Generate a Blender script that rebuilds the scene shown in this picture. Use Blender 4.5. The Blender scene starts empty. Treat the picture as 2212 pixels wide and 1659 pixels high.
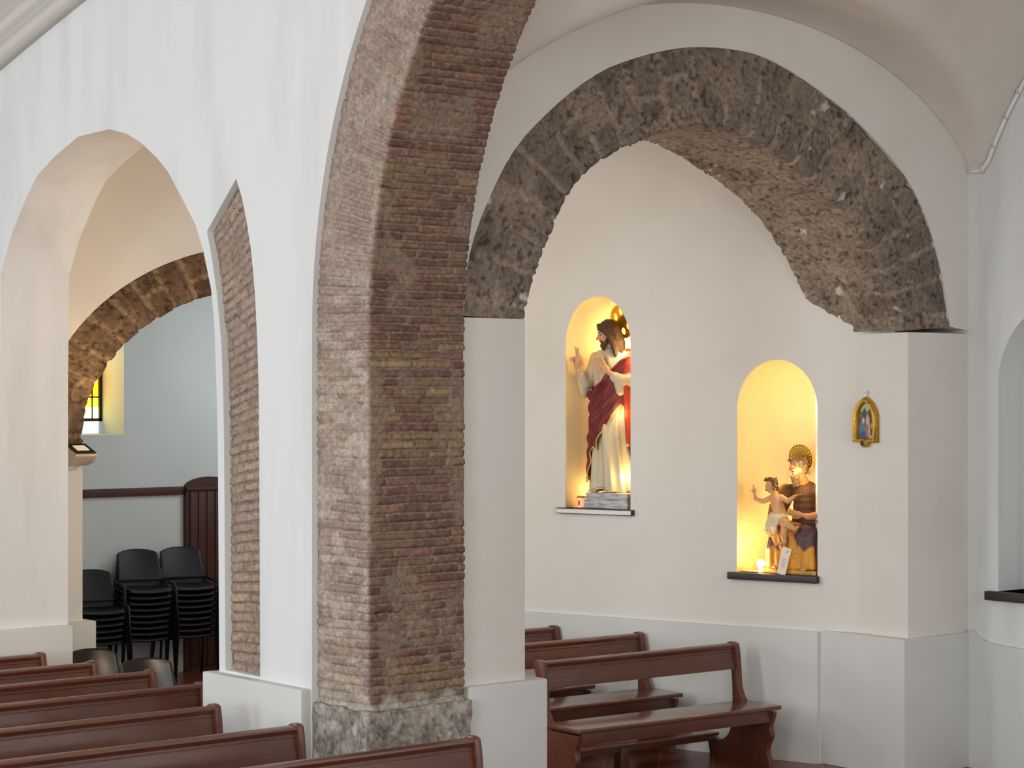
import bpy, bmesh, math, random
import numpy as np
from mathutils import Vector, Matrix, Euler
random.seed(7)
SC = bpy.context.scene
COL = SC.collection
PI = math.pi
# ------------------------------------------------------------------ camera frame
F = 4600.0; H = 2.75; CX = 1106.0; HY = 844.0
VX, VY = -0.7705, 0.6374
RX, RY = 0.6374, 0.7705
def W(px, py, X=None, Y=None, Z=None, plane=None):
    """where the sight line through a photo point meets a wall or the floor of the place"""
    k = (px - CX) / F
    dx, dy = VX + k * RX, VY + k * RY
    if X is not None: D = X / dx
    elif Y is not None: D = Y / dy
    elif plane is not None:
        A, n = plane
        D = (A[0] * n[0] + A[1] * n[1]) / (dx * n[0] + dy * n[1])
    else: D = F * (H - Z) / (py - HY)
    return (D * dx, D * dy, H - D * (py - HY) / F)
# ------------------------------------------------------------------ noise
def _h(ix, iy, s):
    n = (ix.astype(np.int64) * 374761393 + iy.astype(np.int64) * 668265263 + int(s) * 1442695041) & 0xffffffff
    n = ((n ^ (n >> 13)) * 1274126177) & 0xffffffff
    n = ((n ^ (n >> 16)) * 2246822519) & 0xffffffff
    return ((n ^ (n >> 15)) & 0xffffff) / float(0xffffff)
def vn(x, y, s=0):
    x0 = np.floor(x); y0 = np.floor(y)
    fx = x - x0; fy = y - y0
    fx = fx * fx * (3 - 2 * fx); fy = fy * fy * (3 - 2 * fy)
    a = _h(x0, y0, s); b = _h(x0 + 1, y0, s); c = _h(x0, y0 + 1, s); d = _h(x0 + 1, y0 + 1, s)
    return (a * (1 - fx) + b * fx) * (1 - fy) + (c * (1 - fx) + d * fx) * fy
def fbm(x, y, s=0, o=4):
    t = 0; a = .5; n = 0
    for i in range(o):
        t = t + a * vn(x, y, s + i * 17); n += a; x = x * 2.03 + 5.1; y = y * 2.03 + 1.7; a *= .5
    return t / n
def ss(a, b, x):
    t = np.clip((x - a) / (b - a), 0, 1); return t * t * (3 - 2 * t)
def lin(c):
    return tuple((v / 255 / 12.92 if v / 255 <= .04045 else ((v / 255 + .055) / 1.055) ** 2.4) for v in c[:3])
# ------------------------------------------------------------------ materials
def newmat(name):
    m = bpy.data.materials.new(name); m.use_nodes = True
    nt = m.node_tree; b = nt.nodes['Principled BSDF']
    return m, nt, b
def mat(name, rgb, rough=.6, metal=0, noise=0.0, nscale=8, bump=0, bscale=40, spec=.5, coat=0, rgb2=None, stretch=(1, 1, 1), emis=None, estr=0):
    m, nt, b = newmat(name)
    c = lin(rgb)
    b.inputs['Base Color'].default_value = (*c, 1)
    b.inputs['Roughness'].default_value = rough
    b.inputs['Metallic'].default_value = metal
    b.inputs['Specular IOR Level'].default_value = spec
    b.inputs['Coat Weight'].default_value = coat
    b.inputs['Coat Roughness'].default_value = .15
    if emis:
        b.inputs['Emission Color'].default_value = (*lin(emis), 1); b.inputs['Emission Strength'].default_value = estr
    tc = nt.nodes.new('ShaderNodeTexCoord'); mp = nt.nodes.new('ShaderNodeMapping')
    mp.inputs['Scale'].default_value = stretch
    nt.links.new(tc.outputs['Object'], mp.inputs['Vector'])
    if noise or rgb2:
        n = nt.nodes.new('ShaderNodeTexNoise'); n.inputs['Scale'].default_value = nscale; n.inputs['Detail'].default_value = 6
        r = nt.nodes.new('ShaderNodeValToRGB')
        c2 = lin(rgb2) if rgb2 else tuple(v * (1 - noise) for v in c)
        r.color_ramp.elements[0].color = (*c2, 1); r.color_ramp.elements[1].color = (*c, 1)
        r.color_ramp.elements[0].position = .3; r.color_ramp.elements[1].position = .62
        nt.links.new(mp.outputs[0], n.inputs['Vector']); nt.links.new(n.outputs['Fac'], r.inputs['Fac'])
        nt.links.new(r.outputs['Color'], b.inputs['Base Color'])
    if bump:
        n2 = nt.nodes.new('ShaderNodeTexNoise'); n2.inputs['Scale'].default_value = bscale; n2.inputs['Detail'].default_value = 5
        bp = nt.nodes.new('ShaderNodeBump'); bp.inputs['Strength'].default_value = bump; bp.inputs['Distance'].default_value = .01
        nt.links.new(mp.outputs[0], n2.inputs['Vector']); nt.links.new(n2.outputs['Fac'], bp.inputs['Height'])
        nt.links.new(bp.outputs['Normal'], b.inputs['Normal'])
    return m
def vcmat(name, rough=.7, spec=.4, nscale=60, namt=.35, bump=.4, bscale=120, metal=0):
    """colour of each brick, stone or patch of paint stored with the mesh, broken up by fine grain"""
    m, nt, b = newmat(name)
    a = nt.nodes.new('ShaderNodeVertexColor'); a.layer_name = 'col'
    tc = nt.nodes.new('ShaderNodeTexCoord')
    n = nt.nodes.new('ShaderNodeTexNoise'); n.inputs['Scale'].default_value = nscale; n.inputs['Detail'].default_value = 6
    n.inputs['Roughness'].default_value = .65
    mr = nt.nodes.new('ShaderNodeMapRange'); mr.inputs['From Min'].default_value = .3; mr.inputs['From Max'].default_value = .7
    mr.inputs['To Min'].default_value = 1 - namt; mr.inputs['To Max'].default_value = 1 + namt
    mx = nt.nodes.new('ShaderNodeVectorMath'); mx.operation = 'SCALE'
    nt.links.new(tc.outputs['Object'], n.inputs['Vector']); nt.links.new(n.outputs['Fac'], mr.inputs['Value'])
    nt.links.new(a.outputs['Color'], mx.inputs[0]); nt.links.new(mr.outputs[0], mx.inputs['Scale'])
    nt.links.new(mx.outputs[0], b.inputs['Base Color'])
    b.inputs['Roughness'].default_value = rough; b.inputs['Specular IOR Level'].default_value = spec; b.inputs['Metallic'].default_value = metal
    if bump:
        n2 = nt.nodes.new('ShaderNodeTexNoise'); n2.inputs['Scale'].default_value = bscale; n2.inputs['Detail'].default_value = 6
        nt.links.new(tc.outputs['Object'], n2.inputs['Vector'])
        bp = nt.nodes.new('ShaderNodeBump'); bp.inputs['Strength'].default_value = bump; bp.inputs['Distance'].default_value = .006
        nt.links.new(n2.outputs['Fac'], bp.inputs['Height']); nt.links.new(bp.outputs['Normal'], b.inputs['Normal'])
    return m
def plaster(name, rgb, rgb2, streak=True):
    m, nt, b = newmat(name)
    tc = nt.nodes.new('ShaderNodeTexCoord'); mp = nt.nodes.new('ShaderNodeMapping')
    mp.inputs['Scale'].default_value = (3.2, 3.2, .45) if streak else (1.2, 1.2, 1.2)
    n = nt.nodes.new('ShaderNodeTexNoise'); n.inputs['Scale'].default_value = 1.3; n.inputs['Detail'].default_value = 5
    r = nt.nodes.new('ShaderNodeValToRGB')
    r.color_ramp.elements[0].color = (*lin(rgb2), 1); r.color_ramp.elements[1].color = (*lin(rgb), 1)
    r.color_ramp.elements[0].position = .32; r.color_ramp.elements[1].position = .55
    nt.links.new(tc.outputs['Object'], mp.inputs['Vector']); nt.links.new(mp.outputs[0], n.inputs['Vector'])
    nt.links.new(n.outputs['Fac'], r.inputs['Fac']); nt.links.new(r.outputs[0], b.inputs['Base Color'])
    n2 = nt.nodes.new('ShaderNodeTexNoise'); n2.inputs['Scale'].default_value = 2.2; n2.inputs['Detail'].default_value = 3
    n3 = nt.nodes.new('ShaderNodeTexNoise'); n3.inputs['Scale'].default_value = 90; n3.inputs['Detail'].default_value = 3
    b1 = nt.nodes.new('ShaderNodeBump'); b1.inputs['Strength'].default_value = .25; b1.inputs['Distance'].default_value = .03
    b2 = nt.nodes.new('ShaderNodeBump'); b2.inputs['Strength'].default_value = .12; b2.inputs['Distance'].default_value = .003
    nt.links.new(tc.outputs['Object'], n2.inputs['Vector']); nt.links.new(tc.outputs['Object'], n3.inputs['Vector'])
    nt.links.new(n2.outputs['Fac'], b1.inputs['Height']); nt.links.new(n3.outputs['Fac'], b2.inputs['Height'])
    nt.links.new(b1.outputs['Normal'], b2.inputs['Normal']); nt.links.new(b2.outputs['Normal'], b.inputs['Normal'])
    b.inputs['Roughness'].default_value = .75; b.inputs['Specular IOR Level'].default_value = .25
    return m
M = {}
M['plaster'] = plaster('white_plaster', (223, 225, 223), (214, 216, 213))
M['plaster_in'] = plaster('aisle_plaster', (225, 221, 213), (221, 216, 207), False)
M['dado'] = plaster('dado_paint', (213, 214, 210), (208, 208, 203), False)
M['vault'] = plaster('vault_plaster', (221, 214, 204), (216, 208, 197), False)
M['brick'] = vcmat('old_brick', rough=.5, spec=.5, nscale=38, namt=.42, bump=.7, bscale=85)
M['stone'] = vcmat('tuff_stone', rough=.9, spec=.15, nscale=30, namt=.4, bump=.9, bscale=55)
M['paint'] = vcmat('painted_wood', rough=.5, spec=.4, nscale=40, namt=.1, bump=0)
M['wood'] = mat('dark_pew_wood', (103, 57, 40), .32, noise=.3, nscale=5, stretch=(9, .8, 9), bump=.05, bscale=20, coat=.25)
M['wood_seat'] = mat('worn_seat_wood', (108, 62, 42), .2, noise=.3, nscale=5, stretch=(9, .8, 9), coat=.5)
M['wood_dark'] = mat('dark_door_wood', (72, 36, 26), .5, noise=.35, nscale=4, stretch=(8, 8, .7))
M['black_plastic'] = mat('black_plastic', (20, 22, 30), .5, bump=.15, bscale=250, spec=.45)
M['black_gloss'] = mat('worn_black_plastic', (26, 26, 28), .28, spec=.5)
M['black_metal'] = mat('black_metal', (17, 18, 23), .45, spec=.5)
M['slate'] = mat('dark_slate', (44, 36, 33), .45, noise=.2)
M['marble'] = mat('grey_marble', (196, 196, 198), .35, rgb2=(128, 130, 136), nscale=14, stretch=(1, 1, 5))
M['gold'] = mat('gilded_wood', (205, 158, 52), .35, metal=.6, noise=.4, nscale=60, bump=.3, bscale=90)
M['halo'] = mat('gilded_metal', (210, 160, 50), .25, metal=.9)
M['white'] = mat('white_metal', (235, 235, 232), .35)
M['cream'] = mat('cream_metal', (214, 198, 170), .45)
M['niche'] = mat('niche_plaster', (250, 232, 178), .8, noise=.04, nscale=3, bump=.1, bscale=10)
M['card'] = mat('white_card', (240, 228, 214), .7)
M['ink'] = mat('grey_print', (150, 130, 120), .8)
M['lead'] = mat('black_lead', (28, 26, 24), .6)
M['bulb'] = mat('glowing_bulb', (255, 240, 200), .4, emis=(255, 214, 140), estr=60)
# ------------------------------------------------------------------ object helpers
def tag(o, label=None, cat=None, group=None, kind=None):
    if label: o['label'] = label
    if cat: o['category'] = cat
    if group: o['group'] = group
    if kind: o['kind'] = kind
    return o
def empty(name, loc=(0, 0, 0), rz=0, label=None, cat=None, group=None):
    o = bpy.data.objects.new(name, None); o.empty_display_size = .1
    o.location = loc; o.rotation_euler = (0, 0, rz); COL.objects.link(o)
    return tag(o, label, cat, group)
def link(name, me, m, parent=None, smooth=False, kind=None):
    o = bpy.data.objects.new(name, me); COL.objects.link(o)
    if m is not None:
        me.materials.clear(); me.materials.append(m)
    if smooth: me.shade_smooth() if hasattr(me, 'shade_smooth') else None
    if parent: o.parent = parent
    if kind: o['kind'] = kind
    return o
def bm_obj(name, bm, m, parent=None, smooth=False, kind=None, angle=None):
    bmesh.ops.recalc_face_normals(bm, faces=bm.faces[:])
    me = bpy.data.meshes.new(name); bm.to_mesh(me); bm.free()
    o = link(name, me, m, parent, smooth, kind)
    if angle is not None:
        me.shade_smooth()
        try: me.set_sharp_from_angle(angle=math.radians(angle))
        except Exception: pass
    return o
def box(bm, x0, x1, y0, y1, z0, z1, bev=0, seg=2):
    r = bmesh.ops.create_cube(bm, size=1)
    for v in r['verts']:
        v.co = Vector(((x0 + x1) / 2 + v.co.x * (x1 - x0), (y0 + y1) / 2 + v.co.y * (y1 - y0), (z0 + z1) / 2 + v.co.z * (z1 - z0)))
    if bev:
        es = list({e for v in r['verts'] for e in v.link_edges})
        bmesh.ops.bevel(bm, geom=es, offset=bev, segments=seg, affect='EDGES', profile=.6)
def boxo(name, dims, m, parent=None, bev=0, kind=None, seg=2):
    bm = bmesh.new(); box(bm, *dims, bev=bev, seg=seg)
    return bm_obj(name, bm, m, parent, kind=kind, angle=40 if bev else None)
def prism(bm, poly, y0, y1, axis='y', bev=0):
    """poly = (a, z) outline, extruded between y0 and y1"""
    def P(a, z, t): return (a, t, z) if axis == 'y' else (t, a, z)
    va = [bm.verts.new(P(a, z, y0)) for a, z in poly]; vb = [bm.verts.new(P(a, z, y1)) for a, z in poly]
    n = len(poly)
    fs = [bm.faces.new(va), bm.faces.new(vb[::-1])]
    for i in range(n): bm.faces.new((va[i], va[(i + 1) % n], vb[(i + 1) % n], vb[i]))
    if bev:
        es = [e for f in fs for e in f.edges]
        bmesh.ops.recalc_face_normals(bm, faces=bm.faces[:])
        bmesh.ops.bevel(bm, geom=list(set(es)), offset=bev, segments=2, affect='EDGES', profile=.6)
def tube(bm, pts, r, n=8, caps=True):
    pts = [Vector(p) for p in pts]; rings = []
    if not hasattr(r, '__len__'): r = [r] * len(pts)
    up = None
    for i, p in enumerate(pts):
        t = (pts[min(i + 1, len(pts) - 1)] - pts[max(i - 1, 0)]).normalized()
        if up is None:
            up = Vector((0, 0, 1)) if abs(t.z) < .9 else Vector((1, 0, 0))
        a = t.cross(up).normalized(); b = a.cross(t).normalized(); up = b
        rings.append([bm.verts.new(p + r[i] * (math.cos(2 * PI * k / n) * a + math.sin(2 * PI * k / n) * b)) for k in range(n)])
    for i in range(len(rings) - 1):
        for k in range(n):
            bm.faces.new((rings[i][k], rings[i][(k + 1) % n], rings[i + 1][(k + 1) % n], rings[i + 1][k]))
    if caps: bm.faces.new(rings[0][::-1]); bm.faces.new(rings[-1])
def lathe(bm, prof, n=24, c=(0, 0, 0)):
    rings = []
    for r, z in prof:
        rings.append([bm.verts.new((c[0] + r * math.cos(2 * PI * k / n), c[1] + r * math.sin(2 * PI * k / n), c[2] + z)) for k in range(n)])
    for i in range(len(rings) - 1):
        for k in range(n): bm.faces.new((rings[i][k], rings[i][(k + 1) % n], rings[i + 1][(k + 1) % n], rings[i + 1][k]))
    bm.faces.new(rings[0][::-1]); bm.faces.new(rings[-1])
def poly_wall(name, outer, holes, place, th, m, parent=None, kind='structure'):
    """solid wall: outline with openings in the (a, z) plane, thickness th; place(a, z, t) -> world"""
    cu = bpy.data.curves.new('tmp', 'CURVE'); cu.dimensions = '2D'; cu.fill_mode = 'BOTH'; cu.extrude = th / 2
    for loop in [outer] + holes:
        s = cu.splines.new('POLY'); s.points.add(len(loop) - 1)
        for p, (a, z) in zip(s.points, loop): p.co = (a, z, 0, 1)
        s.use_cyclic_u = True
    o = bpy.data.objects.new('tmp', cu); COL.objects.link(o)
    dg = bpy.context.evaluated_depsgraph_get()
    me = bpy.data.meshes.new_from_object(o.evaluated_get(dg))
    bpy.data.objects.remove(o); bpy.data.curves.remove(cu)
    bm = bmesh.new(); bm.from_mesh(me); bpy.data.meshes.remove(me)
    bmesh.ops.remove_doubles(bm, verts=bm.verts[:], dist=1e-4)
    for v in bm.verts: v.co = Vector(place(v.co.x, v.co.y, v.co.z + th / 2))
    return bm_obj(name, bm, m, parent, kind=kind, angle=35)
def grid_mesh(name, P, m, parent=None, col=None, wrap_v=False, smooth=True, wrap_u=False):
    """P (nu, nv, 3)"""
    nu, nv = P.shape[:2]
    idx = np.arange(nu * nv).reshape(nu, nv)
    I = idx if not wrap_v else np.concatenate([idx, idx[:, :1]], 1)
    if wrap_u: I = np.concatenate([I, I[:1]], 0)
    q = np.stack([I[:-1, :-1], I[1:, :-1], I[1:, 1:], I[:-1, 1:]], -1).reshape(-1, 4)
    me = bpy.data.meshes.new(name)
    me.vertices.add(nu * nv); me.vertices.foreach_set('co', P.reshape(-1).astype(np.float32))
    me.loops.add(q.size); me.loops.foreach_set('vertex_index', q.reshape(-1).astype(np.int32))
    me.polygons.add(len(q)); me.polygons.foreach_set('loop_start', np.arange(0, q.size, 4, dtype=np.int32))
    me.update(calc_edges=True); me.validate()
    if col is not None:
        ca = me.color_attributes.new('col', 'FLOAT_COLOR', 'POINT')
        c4 = np.concatenate([col.reshape(-1, 3), np.ones((nu * nv, 1))], 1)
        ca.data.foreach_set('color', c4.reshape(-1).astype(np.float32))
    if smooth: me.shade_smooth()
    return link(name, me, m, parent)
def resample(pts, step=None, n=None):
    pts = np.array(pts, float)
    s = np.concatenate([[0], np.cumsum(np.hypot(*np.diff(pts, axis=0).T))])
    if n is None: n = int(s[-1] / step) + 1
    t = np.linspace(0, s[-1], n)
    return np.stack([np.interp(t, s, pts[:, 0]), np.interp(t, s, pts[:, 1])], 1)
def smooth_path(pts, step, it=3):
    p = resample(pts, .05)
    for _ in range(it):
        q = p.copy(); q[1:-1] = (p[:-2] + 2 * p[1:-1] + p[2:]) / 4; p = q
    return resample(p, step)
# ------------------------------------------------------------------ masonry surfaces
PAL = np.array([lin(c) for c in [(138, 92, 70), (128, 84, 66), (150, 104, 78), (158, 128, 88), (148, 118, 82), (122, 72, 60), (146, 100, 84), (140, 110, 84), (164, 140, 102)]])
PAL = PAL * .62 + PAL.mean(1, keepdims=True) * .10
PAL[[3, 4, 8]] *= np.array((1.12, 1.06, .92))
MORT = np.array(lin((138, 118, 100)))
def brick_h(U, V, seed=0, ch=.052, smear=None, pale=0.0):
    Uw = U + .010 * (fbm(V * 3, U * 2.5, seed) - .5) * 2 + .004 * (fbm(V * 20, U * 20, seed + 1) - .5)
    course = np.floor(Uw / ch); fu = Uw / ch - course
    off = _h(course, course * 0, seed + 3) * .3
    bl = .22 + .08 * _h(course, course * 0, seed + 4)
    Vw = V + off + .006 * (fbm(V * 25, U * 25, seed + 2) - .5)
    bi = np.floor(Vw / bl); fv = Vw / bl - bi
    e = np.minimum(np.minimum(fu, 1 - fu) * ch, np.minimum(fv, 1 - fv) * bl)
    e = e + .006 * (fbm(U * 45, V * 45, seed + 5) - .5)
    m = ss(.0035, .011, e)
    r1 = _h(course, bi, seed + 6); r2 = _h(course, bi, seed + 7); r3 = _h(course, bi, seed + 8)
    cover = ss(.53, .63, fbm(U * 3.1, V * 4.5, seed + 9))
    if smear is not None: cover = np.maximum(cover, smear * ss(.30, .55, fbm(U * 5, V * 9, seed + 11)))
    m2 = m * (1 - .8 * cover)
    rough = fbm(U * 30, V * 30, seed + 12) - .5
    h = m2 * (.009 + .010 * r1) + .010 * rough + .006 * cover - .004
    # yellow bricks come in bands up the pillar
    yel = ss(.34, .58, fbm(U * 1.1, V * .2, seed + 20, 2)) * (1 - ss(2.9, 3.6, U))
    k = (r2 * 9).astype(int) % 9
    k = np.where((yel > .5) & (r2 * 7 % 1 < .38), 3, k)
    k = np.where((yel < .5) & np.isin(k, [3, 4, 8]), (r3 * 3).astype(int), k)
    c = PAL[k] * (.75 + .5 * r3)[..., None]
    c = c * (1 - pale) + pale * np.array(lin((186, 168, 152)))
    mt = MORT * (.75 + .5 * fbm(U * 12, V * 12, seed + 13))[..., None]
    mm = (m2 * (1 - .35 * ss(.5, .7, fbm(U * 18, V * 22, seed + 14))))[..., None]
    dark = (1 - .45 * (ss(0, .35, m) * (1 - ss(.35, 1, m))))[..., None]
    return h, (c * mm + mt * (1 - mm)) * dark
def stone_h(U, V, Lv, seed=0, cov=.75, bl=.25, dk=(122, 110, 99), mt=(150, 134, 118), spl=None):
    """rough voussoirs in thick pale mortar; Lv is the width of the ring's face"""
    Uw = U + .05 * (fbm(U * 2.2, V * 3, seed) - .5) + .03 * (fbm(U * 14, V * 14, seed + 1) - .5) + V * .05
    Vw = V + .05 * (fbm(U * 5, V * 5, seed + 2) - .5) + .02 * (fbm(U * 20, V * 20, seed + 3) - .5)
    q = Uw / bl + .35 * np.sin(Uw * 1.7 + seed)
    b = np.floor(q); fu = q - b
    s = (.32 + .4 * _h(b, b * 0, seed + 4)) * Lv
    side = np.where(Vw < -Lv + s, 0, 1) + np.where(Vw > .02, 1, 0) + np.where(Vw > .38 + .2 * _h(b, b * 0, seed + 5), 1, 0)
    dv = np.minimum(np.abs(Vw + Lv - s), np.abs(Vw - .38 - .2 * _h(b, b * 0, seed + 5)))
    dv = np.where(_h(b, b * 0, seed + 6) < .45, .2, dv)
    e = np.minimum(np.minimum(fu, 1 - fu) * bl, dv)
    m = ss(.010, .030, e + .03 * (fbm(U * 22, V * 22, seed + 7) - .5))
    cover = cov * ss(.52, .66, fbm(U * 3.3 + 4, V * 3.2, seed + 8) + .12 * (fbm(U * 25, V * 25, seed + 9) - .5))
    cover = np.maximum(cover, ss(.03, .16, V) * ss(.3, .5, fbm(U * 4, V * 4, seed + 10)))
    m2 = m * (1 - .85 * cover)
    r = _h(b, side, seed + 11)
    n1 = fbm(U * 9, V * 9, seed + 12); n2 = fbm(U * 40, V * 40, seed + 13)
    pits = ss(.66, .76, fbm(U * 32, V * 32, seed + 15, 2))
    h = .014 * m2 * (.5 + r) + .026 * (n1 - .5) + .012 * (n2 - .5) - .012 * pits
    c = np.array(lin(dk)) * (.85 + .35 * r + .5 * (n1 - .5))[..., None]
    cm = np.array(lin(mt)) * (.72 + .55 * fbm(U * 7, V * 7, seed + 14) + .2 * (n2 - .5))[..., None]
    w = ss(.80, .83, fbm(U * 6 + 9, V * 6, seed + 16))[..., None]
    c = c * m2[..., None] + cm * (1 - m2[..., None])
    c = c * (1 - w) + np.array(lin((190, 184, 176))) * w
    return h, c * (1 - .5 * pits)[..., None]
def ring(name, inner, outer, place, dep, res, hfun, m, depdir):
    """arch ring: face between the two curves, soffit of depth dep behind it, closed behind"""
    n = len(inner)
    seg = np.hypot(*np.diff((inner + outer) / 2, axis=0).T); U = np.concatenate([[0], np.cumsum(seg)])
    w = np.mean(np.hypot(*(outer - inner).T))
    nf = max(3, int(w / res)); nd = max(3, int(dep / res))
    V = np.concatenate([np.linspace(-w, 0, nf, endpoint=False), np.linspace(0, dep, nd)])
    UU, VV = np.meshgrid(U, V, indexing='ij')
    h, c = hfun(UU, VV)
    t = np.clip(-VV / w, 0, 1)[..., None]
    A = inner[:, None, :] * (1 - t) + outer[:, None, :] * t
    dn = outer - inner; dn = dn / np.hypot(*dn.T)[:, None]
    wf = ss(-.012, .012, VV)                                   # 0 on the face, 1 on the soffit
    rnd = .008 * np.exp(-(VV / .009) ** 2)                  # worn arris
    depth = np.clip(VV, 0, None) - h * (1 - wf) + rnd
    A = A - dn[:, None, :] * (h * wf - rnd)[..., None]
    P = place(A[..., 0], A[..., 1], depth)
    last = place(outer[:, 0:1], outer[:, 1:2], np.full((n, 1), dep))
    P = np.concatenate([P, last], 1); c = np.concatenate([c, c[:, -1:]], 1)
    return grid_mesh(name, P, m, None, c, wrap_v=True)
# ------------------------------------------------------------------ floor and outer shell
def floor_mat():
    m, nt, b = newmat('terracotta_tiles')
    tc = nt.nodes.new('ShaderNodeTexCoord'); mp = nt.nodes.new('ShaderNodeMapping'); mp.inputs['Rotation'].default_value = (0, 0, math.radians(45))
    br = nt.nodes.new('ShaderNodeTexBrick'); br.offset = 0; br.inputs['Scale'].default_value = 1
    br.inputs['Brick Width'].default_value = .4; br.inputs['Row Height'].default_value = .4; br.inputs['Mortar Size'].default_value = .005
    br.inputs['Color1'].default_value = (*lin((132, 72, 48)), 1); br.inputs['Color2'].default_value = (*lin((112, 58, 40)), 1)
    br.inputs['Mortar'].default_value = (*lin((160, 120, 96)), 1)
    n = nt.nodes.new('ShaderNodeTexNoise'); n.inputs['Scale'].default_value = 5; n.inputs['Detail'].default_value = 5
    mx = nt.nodes.new('ShaderNodeMixRGB'); mx.blend_type = 'MULTIPLY'; mx.inputs['Fac'].default_value = .35
    nt.links.new(tc.outputs['Object'], mp.inputs['Vector']); nt.links.new(mp.outputs[0], br.inputs['Vector']); nt.links.new(tc.outputs['Object'], n.inputs['Vector'])
    nt.links.new(br.outputs['Color'], mx.inputs['Color1']); nt.links.new(n.outputs['Color'], mx.inputs['Color2']); nt.links.new(mx.outputs[0], b.inputs['Base Color'])
    b.inputs['Roughness'].default_value = .28
    bp = nt.nodes.new('ShaderNodeBump'); bp.inputs['Strength'].default_value = .3; bp.inputs['Distance'].default_value = .003; bp.invert = True
    nt.links.new(br.outputs['Fac'], bp.inputs['Height']); nt.links.new(bp.outputs[0], b.inputs['Normal'])
    return m
boxo('floor', (-19.3, 3, -4, 13.2, -.15, 0), floor_mat(), kind='structure')
YN = 7.05          # nave face of the arcade wall
YB = 7.60          # its aisle face
TOP = 7.2
boxo('ceiling', (-19, 3, -4, YN + .02, TOP, TOP + .15), M['vault'], kind='structure')

# ---- arcade wall with the plastered arch and the hole for the brick arch
a1 = [(2, 591), (25, 506), (59, 422), (80, 380), (118, 338), (169, 295), (236, 279), (274, 289), (304, 308), (338, 340), (363, 371), (392, 426), (422, 485), (439, 540), (456, 625), (463, 700), (469, 882), (471, 1000), (472, 1188)]
A1 = [(lambda q: (q[0], q[2]))(W(x, y, Y=YN)) for x, y in a1]
arch1 = [(-14.40, -.05), (-14.40, 2.9)] + [(-14.39, 3.25)] + A1 + [(-11.37, -.05)]
CXA, CZA, RA, WA = -6.91, 3.1, 2.95, .5
outerA = [(CXA - RA - WA, z) for z in (-.05, 1.0, 3.1)] + [(CXA - (RA + WA) * math.cos(t), CZA + (RA + WA) * math.sin(t)) for t in np.linspace(.03, PI - .03, 70)] + [(CXA + RA + WA, z) for z in (3.1, 1.0, -.05)]
outline = [(-19.05, -.05)] + arch1 + outerA + [(-2.2, -.05), (-2.2, TOP), (-19.05, TOP)]
patch_px = [(510, 386), (522, 425), (533, 480), (543, 545), (551, 640), (556, 740), (559, 850), (560, 1000), (561, 1200), (562, 1462), (487, 1447), (486, 1300), (485, 1100), (484, 950), (482, 850), (478, 740), (468, 630), (458, 560), (447, 500), (480, 440)]
patch = [(lambda q: (q[0], q[2]))(W(x, y, Y=YN)) for x, y in patch_px]
poly_wall('wall_arcade', outline, [patch], lambda a, z, t: (a, YN + t, z), YB - YN, M['plaster'])

boxo('wall_rear', (-19.3, -19.0, -4, YN + .3, 0, TOP), M['plaster'], kind='structure')
# ---- near brick arch on its pillar
t = np.linspace(0, PI, 200)
inn = [(CXA - RA, .90), (CXA - RA, 3.1)] + [(CXA - RA * math.cos(a), CZA + RA * math.sin(a)) for a in t[1:-1]] + [(CXA + RA, 3.1), (CXA + RA, .9)]
out = [(x + (x - CXA) / RA * WA if z <= 3.1 else x + (x - CXA) / RA * WA, z if z <= 3.1 else z + (z - CZA) / RA * WA) for x, z in inn]
inn = resample(inn, .0085)
def off_out(p):
    x, z = p[:, 0], p[:, 1]; up = z > CZA
    return np.stack([x + (x - CXA) / RA * WA, np.where(up, z + (z - CZA) / RA * WA, z)], 1)
outn = off_out(inn)
def bh(U, V):
    sm = ss(-.22, -.45, V) * .8 * (.3 + .7 * ss(.45, .55, fbm(U * 1.3, V, 88)))
    sm = np.maximum(sm, ss(4.0, 4.6, U) * ss(0, -.05, V) * .9)
    h, c = brick_h(U, V, 31, smear=sm)
    f = ss(.004, -.004, V)[..., None] * (.26 + .26 * ss(.5, .62, fbm(U * 16, V * 7, 91)) * (1 - ss(2.2, 3.0, U)))[..., None]; c = c * (1 - f) + f * np.array(lin((205, 192, 178)))  # light on the front face and its glints, put into the colour
    f = (1 - ss(.05, .10, U - .0 + .03 * np.sin(V * 30)))[..., None]; c = c * (1 - f) + f * np.array(lin((168, 158, 146)))
    return h, c
def placeA(a, z, d): return np.stack([a, np.broadcast_to(YN + .045 + d, a.shape), z], -1)
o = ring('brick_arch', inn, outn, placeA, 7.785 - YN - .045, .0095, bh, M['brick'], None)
BA = empty('brick_arch', (CXA - RA, YN + .3, 0), label='large arch of thin old bricks rising from the stone-based pillar beside the pews', cat='brick arch')
o.name = 'brickwork'
def adopt(o, e):
    o.parent = e; o.matrix_parent_inverse = Matrix.Translation(e.location).inverted()
adopt(o, BA)

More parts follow.
